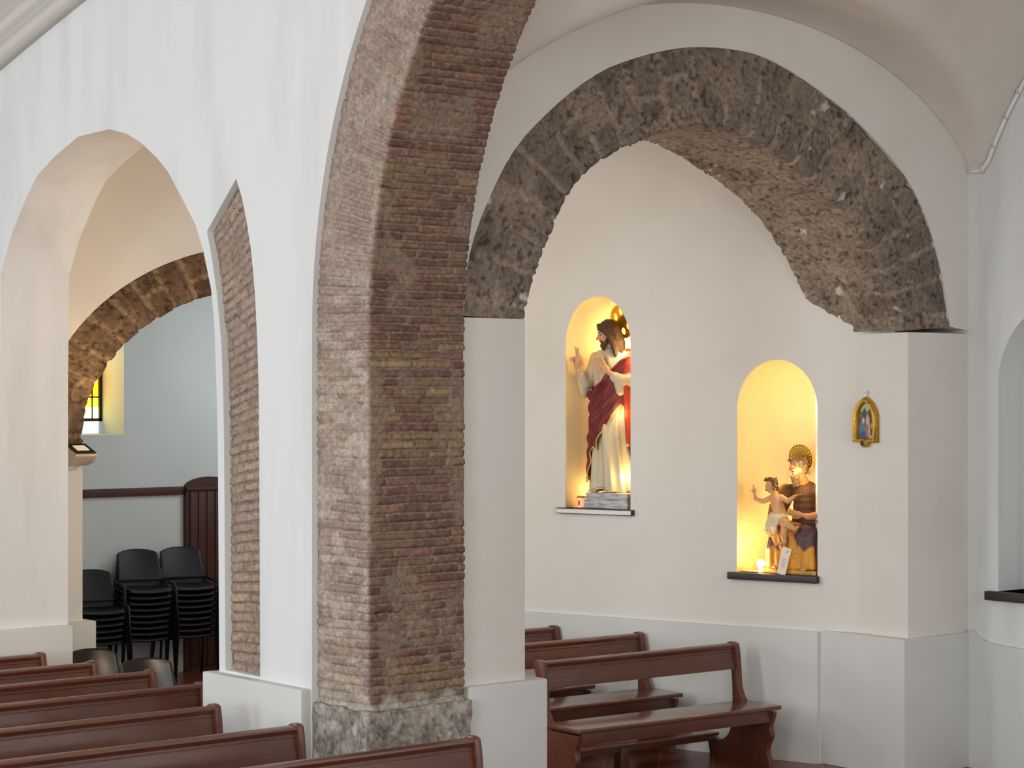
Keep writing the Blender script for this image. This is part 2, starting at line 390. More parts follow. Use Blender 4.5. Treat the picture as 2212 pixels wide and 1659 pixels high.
def stone_block(name, x0, x1, y0, y1, z0, z1, seed, label, cat, mt=None, amp=.022):
    """rough-dressed block"""
    bm = bmesh.new(); box(bm, x0, x1, y0, y1, z0, z1)
    bmesh.ops.subdivide_edges(bm, edges=bm.edges[:], cuts=46, use_grid_fill=True)
    cols = []
    bm.normal_update()
    co = np.array([v.co[:] for v in bm.verts]); no = np.array([v.normal[:] for v in bm.verts])
    u = co[:, 0] + co[:, 1]; v = co[:, 2]
    n = fbm(u * 9, v * 9, seed) - .5; n2 = fbm(u * 60, v * 60, seed + 2) - .5
    co2 = co + no * (n * amp * 1.6 + n2 * amp * .9)[:, None]
    c = np.array(lin((160, 151, 140)))[None] * (.85 + .8 * n + 1.2 * n2)[:, None]
    wht = ss(.56, .7, fbm(u * 16, v * 16, seed + 5))[:, None]
    c = np.clip(c * (1 - .5 * wht) + .5 * wht * np.array(lin((205, 200, 192))), 0.02, 1)
    for vv, p in zip(bm.verts, co2): vv.co = p
    o = bm_obj(name, bm, mt or M['stone'], smooth=True)
    ca = o.data.color_attributes.new('col', 'FLOAT_COLOR', 'POINT')
    ca.data.foreach_set('color', np.concatenate([c, np.ones((len(c), 1))], 1).reshape(-1).astype(np.float32))
    o.data.shade_smooth(); adopt(o, BA)
    o['label'] = label
    return o
stone_block('stone_base', CXA - RA - WA + .01, CXA - RA + .045, YN - .0, 7.81, 0, .925, 5, 'rough grey stone block under the near brick pillar', 'stone base')
# mirror pillar base, out of the frame to the right
# ---- brick strip bared in the plaster
px0 = np.array(patch)
def patch_strip():
    L = [(487, 1450), (485, 1100), (484, 950), (482, 850), (478, 740), (468, 630), (458, 560), (447, 500), (436, 452)]
    R = [(564, 1466), (561, 1000), (559, 850), (556, 740), (551, 640), (543, 545), (533, 480), (520, 415), (508, 372)]
    f = lambda q: (q[0], q[2])
    Lw = smooth_path([f(W(x - 6, y, Y=YN)) for x, y in L], .008); Rw = smooth_path([f(W(x + 4, y, Y=YN)) for x, y in R], .008)
    n = max(len(Lw), len(Rw)); Lw = resample(Lw, n=n); Rw = resample(Rw, n=n)
    nv = 52; tt = np.linspace(0, 1, nv)
    A = Lw[:, None] * (1 - tt[None, :, None]) + Rw[:, None] * tt[None, :, None]
    Um = np.concatenate([[0], np.cumsum(np.hypot(*np.diff((Lw + Rw) / 2, axis=0).T))])
    UU, VV = np.meshgrid(Um, tt * .42, indexing='ij')
    # courses tilt upward where the old arch begins
    UU2 = UU - ss(2.0, 3.2, UU) * (VV - .2) * .35
    sm = np.full_like(UU, .55)
    h, c = brick_h(UU2, VV, 77, ch=.062, smear=sm, pale=.55)
    P = np.stack([A[..., 0], YN + .052 - h * 1.1, A[..., 1]], -1)
    back = P[:, [-1, 0]].copy(); back[..., 1] = YN + .22
    P = np.concatenate([P, back], 1); c = np.concatenate([c, c[:, [-1, 0]]], 1)
    o = grid_mesh('brick_strip', P, M['brick'], None, c, wrap_v=True)
    tag(o, 'tall narrow strip of bared bricks with a slanted pointed top in the white wall', 'brick strip')
patch_strip()

# ---- plinths along the arcade
def plinth(name, dims, m=None):
    return boxo(name, dims, m or M['dado'], bev=.012, kind='structure')
plinth('trim_1', (-11.47, -10.37, YN - .07, YN + .01, 0, 1.0))
plinth('trim_2', (-11.468, -11.36, YN - .065, YB + .05, 0, .998))
plinth('trim_3', (-18.4, -14.32, YN - .07, YB + .0, 0, 1.0))

# ---- transverse arch over the aisle, near one
XT = -9.9
li = [(1134, 690), (1150, 620), (1173, 543), (1200, 481), (1227, 420), (1262, 376), (1298, 346), (1345, 318), (1404, 294), (1470, 275), (1539, 265), (1597, 277), (1655, 306), (1700, 333), (1746, 367), (1797, 412), (1840, 460), (1880, 520), (1915, 585), (1945, 655), (1960, 714)]
lo = [(999, 682), (1003, 582), (1022, 504), (1049, 439), (1092, 346), (1134, 288), (1227, 200), (1308, 146), (1404, 115), (1480, 101), (1559, 103), (1636, 117), (1694, 146), (1746, 181), (1827, 240), (1903, 317), (1953, 378), (1987, 440), (2012, 508), (2033, 591), (2050, 706)]
f2 = lambda q: (q[1], q[2])
IN = smooth_path([f2(W(x, y, X=XT)) for x, y in li], .01, 6)
OUT = resample(smooth_path([f2(W(x, y, X=XT)) for x, y in lo], .01, 6), n=len(IN))
TD = .88
def placeT(a, z, d): return np.stack([np.broadcast_to(XT - .015 - d, a.shape), a, z], -1)
mw = float(np.mean(np.hypot(*(OUT - IN).T)))
o = ring('stone_arch', IN, OUT, placeT, TD - .03, .011, lambda U, V: stone_h(U, V, mw, 11), M['stone'], None)
tag(o, 'wide arch of rough grey-brown tuff blocks across the aisle, over the lit niches', 'stone arch')
zl = float(IN[0, 1]); zr = float(IN[-1, 1]); yl = float(IN[0, 0]); yr = float(IN[-1, 0])
YO = 12.52         # outer wall of the near bay
def rr(lst): return [(float(a), float(b)) for a, b in lst]
lun = [(YB - .05, zl)] + rr(resample(OUT, .12)) + [(YO + .1, zr), (YO + .1, 5.75), (YB - .05, 5.75)]
poly_wall('wall_transverse', lun, [], lambda a, z, t: (XT + .012 - t, a, z), TD, M['plaster_in'])
boxo('wall_pier_left', (XT - TD, XT + .005, YB - .1, yl + .0, 0, zl + .004), M['plaster_in'], bev=.012, kind='structure')
boxo('wall_pier_right', (XT - TD, XT + .005, yr - .0, YO + .06, 0, zr - .01), M['plaster_in'], bev=.012, kind='structure')
boxo('trim_4', (XT - TD - .06, XT + .055, 7.82, yl + .135, 0, 1.0), M['dado'], bev=.012, kind='structure')
boxo('trim_5', (XT - TD - .10, XT + .045, yr - .085, YO + .02, 0, .985), M['dado'], bev=.012, kind='structure')

# ---- outer wall of the near bay, with its niche, dado and vault
def archpts(xc, hw, zs, z0, n=24, rise=None):
    rise = rise or hw
    return [(xc - hw, z0)] + [(xc - hw * math.cos(t), zs + rise * math.sin(t)) for t in np.linspace(0, PI, n)] + [(xc + hw, z0)]
nr = archpts(-9.02, .60, 2.80, 1.30)
poly_wall('wall_outer', [(XT - .6, 0), (-3.0, 0), (-3.0, 6.6), (XT - .6, 6.6)], [nr], lambda a, z, t: (a, YO + t, z), .3, M['plaster'])
bm = bmesh.new(); box(bm, -9.9, -8.2, YO + .29, YO + .38, 1.1, 3.6)
bm_obj('wall_niche_back', bm, M['plaster'], kind='structure')
o = boxo('niche_shelf', (-9.70, -8.3, YO - .06, YO + .31, 1.235, 1.30), M['slate'], bev=.006)
tag(o, 'dark wooden shelf at the foot of the empty niche by the right edge', 'shelf')
dd = [(XT + .04, 0), (-3.0, 0), (-3.0, .90)] + [(-9.35, .905), (-9.58, .915), (-9.70, .93), (-9.78, .96), (-9.82, 1.0), (XT + .04, 1.005)]
poly_wall('trim_6', dd, [], lambda a, z, t: (a, YO - .035 + t, z), .045, M['dado'])
# vault (cross vault: two barrels meeting)
def vault(name, x0, x1, y0, y1, zy, zx, n=70):
    xs = np.linspace(x0, x1, n); ys = np.linspace(y0, y1, n)
    XX, YY = np.meshgrid(xs, ys, indexing='ij')
    a = zy(YY); b = zx(XX); k = .03
    Z = (a + b + np.sqrt((a - b) ** 2 + k * k)) / 2
    P = np.stack([XX, YY, Z], -1)
    o = grid_mesh(name, P, M['vault'])
    s = o.modifiers.new('thickness', 'SOLIDIFY'); s.thickness = .12; s.offset = 1
    o['kind'] = 'structure'; return o
el = lambda v, c, a, b, base: base + b * np.sqrt(np.clip(1 - ((v - c) / a) ** 2, .0, 1))
vault('ceiling_near_aisle', XT - .02, -3.0, 7.75, YO + .05, lambda y: el(y, 10.12, 2.62, 1.50, 3.78), lambda x: el(x, -6.91, 3.05, 3.0, 3.22), 110)
# white cable duct that follows the vault edge on the outer wall
bm = bmesh.new(); pts = []
for x in np.linspace(-9.86, -8.6, 24):
    pts.append((x, YO - .02, max(float(el(x, -6.91, 3.05, 3.0, 3.22)), float(el(YO, 10.12, 2.62, 1.50, 3.78))) - .03))
tube(bm, pts, .016, 8)
cd = empty('cable_duct', pts[0], label='thin white clipped conduit along the vault edge at upper right', cat='conduit')
for v in bm.verts: v.co -= Vector(pts[0])
bm_obj('conduit', bm, M['white'], cd, smooth=True)
for i in range(2, 22, 2):
    p = Vector(pts[i]) - Vector(pts[0]); bm = bmesh.new(); box(bm, p.x - .008, p.x + .008, p.y - .024, p.y + .018, p.z - .022, p.z + .022, bev=.003)
    bm_obj('clip', bm, M['cream'], cd)

# ---- oblique outer wall behind the near stone arch (two lit niches)
PA = (-10.66, 11.76); dvec = (-1 / 1.044, -.30 / 1.044); nvec = (.2874, -.9578)
PLANE = (PA, nvec)
def WP(px, py):
    q = W(px, py, plane=PLANE)
    return ((q[0] - PA[0]) * dvec[0] + (q[1] - PA[1]) * dvec[1], q[2])
def placeO(a, z, t): return (PA[0] + dvec[0] * a - nvec[0] * t, PA[1] + dvec[1] * a - nvec[1] * t, z)
def niche_outline(pxl, pxr, ytop, yspr, ysill):
    l = WP(pxl, yspr); r = WP(pxr, yspr); top = WP((pxl + pxr) / 2, ytop)[1]
    s = WP((pxl + pxr) / 2, ysill)[1]; c = (l[0] + r[0]) / 2; hw = abs(l[0] - r[0]) / 2; zs = WP((pxl + pxr) / 2, yspr)[1]
    return c, hw, zs, top - zs, s
N1 = niche_outline(1221, 1362, 640, 745, 1099)
N2 = niche_outline(1592, 1766, 777, 885, 1240)
holes = []
for c, hw, zs, rise, s in (N1, N2):
    holes.append([(c - hw, s)] + [(c - hw * math.cos(t), zs + rise * math.sin(t)) for t in np.linspace(0, PI, 40)] + [(c + hw, s)])
poly_wall('wall_chapel', [(-.6, 0), (4.9, 0), (4.9, 5.6), (-.6, 5.6)], holes, placeO, .06, M['plaster_in'])
poly_wall('trim_7', [(.0, 0), (4.9, 0), (4.9, .975), (.0, .975)], [], lambda a, z, t: placeO(a, z, t - .03), .035, M['dado'])
def niche_shell(nm, c, hw, zs, rise, s, dep, num):
    nt_, no_ = 40, 60
    oo = [(-hw, s - zs), (-hw, (s - zs) * .5), (-hw, 0)] + [(-hw * math.cos(t), rise * math.sin(t)) for t in np.linspace(0, PI, no_)[1:-1]] + [(hw, 0), (hw, (s - zs) * .5), (hw, s - zs)]
    oo = np.array(oo); P = []
    for i in range(nt_):
        ph = i / (nt_ - 1) * PI / 2
        sc = max(math.cos(ph), .0) ** .8; d = dep * math.sin(ph)
        row = []
        for a, z in oo:
            zz = z * (sc if z > 0 else 1)
            row.append(placeO(c + a * sc, zs + zz, d + .002))
        P.append(row)
    P = np.array(P)
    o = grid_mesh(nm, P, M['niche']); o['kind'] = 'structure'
    bmn = bmesh.new(); bmn.from_mesh(o.data); bmesh.ops.remove_doubles(bmn, verts=bmn.verts[:], dist=.0005); bmn.to_mesh(o.data); bmn.free(); o.data.shade_smooth()
    s1 = o.modifiers.new('thickness', 'SOLIDIFY'); s1.thickness = .03; s1.offset = 1
    # floor of the niche
    bm = bmesh.new()
    vs = [placeO(c + hw * 1.0 * math.cos(a), s - .001, dep * math.sin(a) + .002) for a in np.linspace(0, PI, 30)]
    va = [bm.verts.new(v) for v in vs]; vb = [bm.verts.new((v[0], v[1], v[2] - .04)) for v in vs]
    bm.faces.new(va); bm.faces.new(vb[::-1])
    for i in range(30): bm.faces.new((va[i], va[(i + 1) % 30], vb[(i + 1) % 30], vb[i]))
    bm_obj(nm + '_floor', bm, M['niche'], kind='structure')
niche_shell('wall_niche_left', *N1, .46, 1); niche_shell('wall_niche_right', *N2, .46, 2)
RZ = math.atan2(nvec[0], -nvec[1])
def niche_ledge(N, pxl, pxr, y0, y1, label, strip):
    a0 = WP(pxl, y0)[0]; a1 = WP(pxr, y0)[0]
    c, hw, zs, rise, s = N
    am = (a0 + a1) / 2; w = abs(a0 - a1) / 2; h = abs(WP(pxl, y0)[1] - WP(pxl, y1)[1])
    e = empty('niche_ledge', placeO(am, s, 0), RZ, label=label, cat='ledge')
    boxo('slab', (-w, w, -.05, .10, -h, 0), M['slate'], e, bev=.004)
    if strip: boxo('sheen_strip', (-w + .008, w - .006, -.056, -.048, -h + .006, -.006), mat('edge_sheen', (226, 226, 224), .4), e)['label'] = 'pale grey painted sheen on the front'  # light strip paints the reflection off the glossy dark front
niche_ledge(N1, 1208, 1371, 1097, 1109, 'slate ledge with a pale painted front sheen under the niche of the standing statue', True)
niche_ledge(N2, 1577, 1770, 1237, 1252, 'dark slate ledge under the niche of the seated statue with child', False)

# ---- chapel bay vault and far transverse arch
vault('ceiling_far_aisle', -14.9, XT - TD + .02, YB - .1, 12.4, lambda y: el(y, 9.8, 2.4, 1.5, 3.75), lambda x: el(x, -12.85, 2.1, 1.55, 3.65))
XF = -14.85; FD = .6
th = np.linspace(0, PI, 160)
INF = resample([(9.71 - 1.75 * math.cos(a), 2.33 + 1.275 * math.sin(a)) for a in th], .012)
OUTF = resample([(9.71 - 2.16 * math.cos(a), 2.33 + 1.62 * math.sin(a)) for a in th], n=len(INF))
def placeF(a, z, d): return np.stack([np.broadcast_to(XF - .012 - d, a.shape), a, z], -1)
o = ring('stone_arch', INF, OUTF, placeF, FD - .03, .014, lambda U, V: stone_h(U, V, .38, 23, cov=.4, bl=.24, dk=(100, 80, 62), mt=(146, 122, 94)), M['stone'], None)
tag(o, 'smaller brown stone arch seen through the plastered arch at left, above the stacked chairs', 'stone arch')
lunf = [(YB - .05, 2.33)] + [(9.71 - 2.16 * math.cos(a), 2.33 + 1.62 * math.sin(a)) for a in np.linspace(0.02, PI - .02, 60)] + [(12.6, 2.33), (12.6, 5.8), (YB - .05, 5.8)]
lunf[0] = (7.5, 2.33); lunf[-1] = (7.5, 5.8)
poly_wall('wall_far_transverse', lunf, [], lambda a, z, t: (XF + .01 - t, a, z), FD, M['plaster_in'])
boxo('wall_far_pier_left', (XF - FD, XF, 7.5, 7.965, 0, 2.33), M['plaster_in'], bev=.01, kind='structure')
boxo('wall_far_pier_right', (XF - FD, XF, 11.45, 12.6, 0, 2.33), M['plaster_in'], bev=.01, kind='structure')
boxo('trim_8', (XF - FD - .03, XF + .06, 7.6, 8.05, 0, .965), M['dado'], bev=.012, kind='structure')
# ---- last bay: back wall with window, rail, door
XBk = -18.1
fy = lambda px, py: f2(W(px, py, X=XBk))
wr = fy(268, 938); 
wy1 = wr[0]; wz0 = wr[1]; wy0 = wy1 - .85; wz1 = 3.75
wh = [(wy0, wz0), (wy0, wz1 - .3)] + [((wy0 + wy1) / 2 - (wy1 - wy0) / 2 * math.cos(t), wz1 - .3 + .3 * math.sin(t)) for t in np.linspace(.1, PI - .1, 16)] + [(wy1, wz1 - .3), (wy1, wz0)]
poly_wall('wall_back', [(YB - .3, 0), (12.7, 0), (12.7, 5.2), (YB - .3, 5.2)], [wh], lambda a, z, t: (XBk - t, a, z), .5, mat('back_wall_plaster', (206, 212, 210), .8, noise=.04, nscale=2))
boxo('wall_end_side', (-18.6, -15.4, 12.3, 12.45, 0, 5.2), M['plaster_in'], kind='structure')
boxo('ceiling_end', (-18.7, -15.3, YB - .3, 12.5, 5.0, 5.15), M['vault'], kind='structure')
# window with leaded coloured glass
gx = XBk - .46
win = empty('window_1', (gx, wy0, wz0)); win['kind'] = 'structure'
bm = bmesh.new(); gw = wy1 - wy0; gh = wz1 - wz0
for (a, b, c, d) in ((0, .03, .12, gh), (gw - .03, gw, .12, gh), (0, gw, .12, .15), (0, gw, gh - .03, gh)): box(bm, -.02, .03, a, b, c, d)
box(bm, -.012, .02, 0, gw, .35, .362); box(bm, -.012, .02, 0, gw, .62, .632); box(bm, -.012, .02, 0, gw, .9, .912)
for y in (gw - .10, gw - .27, gw - .45, gw - .63): box(bm, -.012, .02, y - .005, y + .005, .12, gh)
bm_obj('window_frame', bm, M['lead'], win)
gc = [((255, 214, 40), 4), ((255, 170, 20), 3.5), ((255, 240, 130), 6), ((120, 190, 235), 5), ((240, 120, 40), 4)]
edges_y = [0, gw - .63, gw - .45, gw - .27, gw - .10, gw - .02]; ez = [.13, .26, .35, .50, .62, .76, .9, gh]
gm = [mat('glass_%d' % i, c, .2, emis=c, estr=s) for i, (c, s) in enumerate(gc)]
for i in range(5):
    for j in range(7):
        k = (i * 3 + j * 2) % 5
        if i >= 3: k = [2, 0, 1, 1, 0, 2, 3][j]
        boxo('pane', (-.006, .004, edges_y[i] + .004, edges_y[i + 1] - .004, ez[j] + .003, ez[j + 1] - .003), gm[k], win)
# rail and door
q0 = W(178, 1050, X=XBk); q1 = W(397, 1056, X=XBk)
o = boxo('wall_rail', (XBk, XBk + .03, 9.0, q1[1] + .01, 1.735, 1.815), M['wood_dark'], bev=.004)
tag(o, 'dark brown wooden rail along the back wall above the stacked chairs', 'rail')
dr = empty('door_1', (XBk, 10.80, 0)); dr['kind'] = 'structure'
dw = .56
pl = [(0, 0), (0, 1.80)] + [(dw / 2 - dw / 2 * math.cos(t), 1.80 + .105 * math.sin(t)) for t in np.linspace(.05, PI - .05, 16)] + [(dw, 1.80), (dw, 0)]
bm = bmesh.new(); prism(bm, pl, 0, .05, axis='x'); bm_obj('door_leaf', bm, M['wood_dark'], dr)
for i in range(5):
    boxo('board', (.05, .062, .045 + i * .095, .130 + i * .095, .05, 1.76), M['wood_dark'], dr, bev=.004)
boxo('door_rail', (.05, .075, 0, dw, 1.775, 1.80), M['wood_dark'], dr, bev=.004)

# ---- nave vault moulding at upper left
def moulding():
    R0, xc, zc = 9.0, -11.43, -3.44
    steps = [(0, 0), (0, .10), (.10, .105), (.105, .03), (.13, .03), (.135, .14), (.23, .15), (.235, .07), (.27, .07), (.275, .22), (.33, .24), (.42, .24), (.425, .16), (.45, .16), (.455, .30), (.62, .32), (.62, 0)]
    xs = np.linspace(-18.98, -7.0, 100); P = []
    for x in xs:
        row = []
        for r, d in steps:
            zz = 5.265 + .2556 * (x + 13.735) - .012 * (x + 13.735) ** 2 * (1 if x < -12.5 else 0) - (.0183 + 0 * x) * (x >= -12.5)
            row.append((x - r * .25, YN - d, zz + r))
        P.append(row)
    o = grid_mesh('trim_9', np.array(P), mat('moulding_paint', (204, 200, 190), .8), wrap_v=True, smooth=False); o['kind'] = 'structure'
moulding()
# ------------------------------------------------------------------ pews
def bez(p0, p1, p2, p3, n=8):
    return [tuple(((1 - t) ** 3) * a + 3 * t * (1 - t) ** 2 * b + 3 * t * t * (1 - t) * c + t ** 3 * d for a, b, c, d in zip(p0, p1, p2, p3)) for t in [i / n for i in range(n)]]
def pew_end_poly():
    p = []
    p += bez((.345, .425), (.345, .36), (.29, .33), (.32, .27), 7)
    p += bez((.32, .27), (.35, .22), (.26, .18), (.285, .10), 7)
    p += bez((.285, .10), (.30, .06), (.315, .04), (.315, 0), 5)
    p += [(.315, 0), (-.33, 0)]
    p += bez((-.33, 0), (-.33, .06), (-.35, .12), (-.38, .175), 5)
    p += bez((-.38, .175), (-.30, .185), (-.29, .145), (-.24, .14), 5)
    p += bez((-.24, .14), (-.13, .15), (-.09, .25), (-.085, .34), 6)
    p += bez((-.085, .34), (-.08, .48), (-.085, .60), (-.10, .72), 8)
    p += bez((-.10, .72), (-.115, .78), (-.145, .84), (-.155, .875), 6)
    p += bez((-.155, .875), (-.145, .905), (-.09, .912), (-.055, .888), 6)
    p += bez((-.055, .888), (-.03, .80), (-.03, .70), (-.02, .60), 8)
    p += bez((-.02, .60), (-.01, .54), (.01, .49), (.05, .465), 6)
    p += [(.05, .425)]
    return p
def make_pew(L, label, group):
    """local: x = facing, y = along the bench, origin at floor, middle"""
    e = empty('church_pew', label=label, cat='pew', group=group)
    for s in (-1, 1):
        bm = bmesh.new(); y0 = s * (L / 2); prism(bm, pew_end_poly(), y0 - s * .045, y0, bev=.006)
        bm_obj('end_panel', bm, M['wood'], e, angle=40)
    def slanted(name, x0, z0, x1, z1, th, bev, m, y=L / 2 - .045, parent=e):
        bm = bmesh.new(); box(bm, -th / 2, th / 2, -y, y, 0, math.hypot(x1 - x0, z1 - z0), bev=bev)
        a = math.atan2(x1 - x0, z1 - z0)
        for v in bm.verts:
            x, z = v.co.x, v.co.z; v.co.x = x0 + x * math.cos(a) + z * math.sin(a); v.co.z = z0 - x * math.sin(a) + z * math.cos(a)
        return bm_obj(name, bm, m, parent, angle=40)
    slanted('back_board', -.052, .70, -.088, .875, .022, .004, M['wood'])
    slanted('back_groove_bead', -.074, .828, -.076, .838, .030, .003, M['wood'])
    bm = bmesh.new(); pr = [(-.128, .862), (-.131, .878), (-.118, .890), (-.085, .892), (-.060, .884), (-.056, .872), (-.062, .860), (-.068, .848), (-.092, .848)]
    prism(bm, pr, -L / 2 + .02, L / 2 - .02); bm_obj('top_rail', bm, M['wood'], e, angle=40)
    boxo('seat', (-.02, .375, -L / 2 - .02, L / 2 + .02, .438, .470), M['wood_seat'], e, bev=.012, seg=3)
    boxo('seat_apron', (.295, .32, -L / 2 + .045, L / 2 - .045, .345, .438), M['wood'], e, bev=.003)
    boxo('seat_back_apron', (-.06, -.04, -L / 2 + .045, L / 2 - .045, .33, .425), M['wood'], e, bev=.003)
    boxo('kneeler', (-.395, -.215, -L / 2 + .05, L / 2 - .05, .178, .203), M['wood_seat'], e, bev=.008, seg=3)
    boxo('kneeler_rail', (-.31, -.285, -L / 2 + .045, L / 2 - .045, .13, .178), M['wood'], e, bev=.003)
    k = 1 if L < 2.4 else 2
    for i in range(k):
        y = 0 if k == 1 else (-L / 6 if i == 0 else L / 6)
        bm = bmesh.new(); box(bm, -.345, -.265, y - .04, y + .04, 0, .178, bev=.006); bm_obj('kneeler_foot', bm, M['wood'], e, angle=40)
    return e
def copy_tree(o, parent=None):
    c = o.copy(); COL.objects.link(c); c.parent = parent
    for ch in list(o.children): copy_tree(ch, c)
    return c
LN = 3.3
NAVE = 'pews in the nave'
nav = [(1030, 1592, .888, -8.98, 'dark wooden pew at the foot of the brick pillar, nearest of all the pews'),
       (649, 1565, .888, -9.93, 'dark pew in the nave whose end stands just left of the brick pillar base'),
       (471, 1523, .888, -10.85, 'dark nave pew whose end is in front of the left corner of the white plinth'),
       (440, 1476, .885, -11.72, 'dark nave pew ending in the opening just left of the white plinth'),
       (332, 1448.5, .875, -12.52, 'dark nave pew partly hiding the right one of the two black chair backs'),
       (206, 1429.5, .86, -13.32, 'dark nave pew partly hiding the left one of the two black chair backs'),
       (95, 1411, .84, -14.08, 'farthest dark nave pew, its end against the cream plinth of the left arch')]
proto = make_pew(LN, nav[0][4], NAVE)
rest = None
for i, (px, py, hh, X, lab) in enumerate(nav):
    o = proto if i == 0 else copy_tree(proto)
    xt = X
    q = W(px, py, X=xt)
    o.location = (xt + .09, q[1] - LN / 2, 0); o.scale = (1, 1, q[2] / .892)
    o['label'] = lab
LC = 1.86
CG = 'pews in the side aisle'
pc = make_pew(LC, 'dark wooden bench in the aisle under the stone arch, nearest and fully seen', CG)
cps = [((1170, 1420), (1590, 1388), 'dark wooden aisle bench under the stone arch, seen whole with its kneeler'),
       (None, (1386, 1367), 'second dark aisle bench, just behind the wholly seen one'),
       (None, (1203, 1353), 'rearmost dark aisle bench, only its back corner showing beside the white pier')]
for i, (l, r, lab) in enumerate(cps):
    o = pc if i == 0 else copy_tree(pc)
    o['label'] = lab
    rz = math.radians(-2.5)
    q = W(r[0], r[1], Z=.876); o.scale = (1, 1, .982)
    ex, ey = -.09, LC / 2
    o.rotation_euler = (0, 0, rz)
    o.location = (q[0] - (ex * math.cos(rz) - ey * math.sin(rz)), q[1] - (ex * math.sin(rz) + ey * math.cos(rz)), 0)
# ------------------------------------------------------------------ chairs
def make_chair(mp):
    e = empty('stacking_chair')
    # seat shell, facing +x
    n = 18; P = []
    for i in range(n):
        u = i / (n - 1)
        row = []
        for j in range(n):
            v = j / (n - 1) * 2 - 1
            x = -.19 + .41 * u; hw = .215 + .01 * math.sin(PI * u) - .02 * (u > .93)
            z = .44 - .02 * (1 - v * v) * math.sin(PI * u) + .012 * v * v + .03 * max(0, .15 - u) - .9 * max(0, u - .90) ** 1.5
            row.append((x, v * hw, z))
        P.append(row)
    s = grid_mesh('seat', np.array(P), mp, e); m = s.modifiers.new('t', 'SOLIDIFY'); m.thickness = .016
    P = []
    for i in range(n):
        u = i / (n - 1); row = []
        for j in range(n):
            v = j / (n - 1) * 2 - 1
            zt = .78 - .012 * v ** 6 - .016 * v * v
            z = .49 + (zt - .49) * u
            hw = .215 - .012 * u - .014 * max(0, u - .93) / .07
            x = -.185 - .10 * u - .03 * u * u + .05 * v * v * (.5 + .5 * u)
            row.append((x, v * hw, z))
        P.append(row)
    b = grid_mesh('backrest', np.array(P), mp, e); m = b.modifiers.new('t', 'SOLIDIFY'); m.thickness = .014
    for sy in (-1, 1):
        bm = bmesh.new(); y = sy * .245
        tube(bm, [(.245, y + sy * .012, 0), (.205, y, .40), (.19, y, .455), (.16, y, .475), (.12, y, .48), (-.08, y, .485), (-.15, y - sy * .02, .50)], .0125, 8)
        bm_obj('leg', bm, M['black_metal'], e, smooth=True)
        bm = bmesh.new()
        tube(bm, [(-.30, y + sy * .012, 0), (-.20, y, .34), (-.18, y - sy * .01, .45), (-.20, y - sy * .025, .56), (-.235, y - sy * .045, .64)], .0125, 8)
        bm_obj('leg', bm, M['black_metal'], e, smooth=True)
    bm = bmesh.new(); tube(bm, [(.185, -.245, .415), (.185, .245, .415)], .010, 8); bm_obj('crossbar', bm, M['black_metal'], e, smooth=True)
    return e
chair = make_chair(M['black_plastic'])
stacks = [(205, 1242, 6, 'left'), (305, 1195, 9, 'middle'), (398, 1188, 9, 'right')]
ords = ['bottom', 'second', 'third', 'fourth', 'fifth', 'sixth', 'seventh', 'eighth', 'ninth']
first = True
for px, py, n, which in stacks:
    q = W(px + 2, 1400, X=-17.72)
    for k in range(n):
        o = chair if first else copy_tree(chair); first = False
        o.name = 'stacking_chair'
        o.location = (q[0] + .010 * k * .6, q[1], .0565 * k); o.rotation_euler = (0, 0, math.radians(-14))
        place = {'left': 'low left stack beside the cream pier', 'middle': 'middle stack of three', 'right': 'right stack, in front of the wooden door'}[which]
        od = 'topmost' if k == n - 1 else ords[k] + (' up' if k else '')
        tag(o, 'black chair, %s in the %s' % (od, place), 'chair', 'stacked black chairs at the back wall')
for px, py, lab in ((183, 1405, 'glossy black chair behind the pews, left one, beside the cream plinth'), (300, 1425, 'glossy black chair behind the pews, right one, in front of the stacks')):
    if px == 183:
        c2 = make_chair(M['black_gloss'])
        o = c2
    else: o = copy_tree(c2)
    q = W(px, py, Z=.775)
    o.location = (q[0] + .29, q[1], 0); o.rotation_euler = (0, 0, math.radians(-8))
    tag(o, lab, 'chair', 'single black chairs by the pews')
# ------------------------------------------------------------------ up-light on the far pier
q = W(174, 985, X=XF + .09)
lp = empty('wall_lamp', (XF + .001, q[1], q[2]), label='cream wedge-shaped up-light fixed to the far pier at the foot of the small stone arch', cat='lamp')
bm = bmesh.new()
pr = [(0, -.06), (.04, -.075), (.12, -.055), (.185, .0), (.185, .018), (0, .085)]
prism(bm, pr, -.09, .09, bev=.004); bm_obj('housing', bm, M['cream'], lp, angle=30)
bm = bmesh.new(); prism(bm, [(.004, .086), (.184, .020), (.184, .026), (.006, .093)], -.086, .086); bm_obj('glass_rim', bm, M['lead'], lp)
bm = bmesh.new(); prism(bm, [(.05, .0735), (.135, .0425), (.136, .050), (.052, .081)], -.05, .05)
bm_obj('lamp_glass', bm, mat('lamp_diffuser', (235, 230, 215), .4, emis=(255, 225, 180), estr=.4), lp)
bm = bmesh.new(); tube(bm, [(.02, .02, -.06), (.03, .0, -.10), (.02, -.05, -.105), (.004, -.08, -.09)], .004, 6); bm_obj('cable', bm, M['cream'], lp, smooth=True)
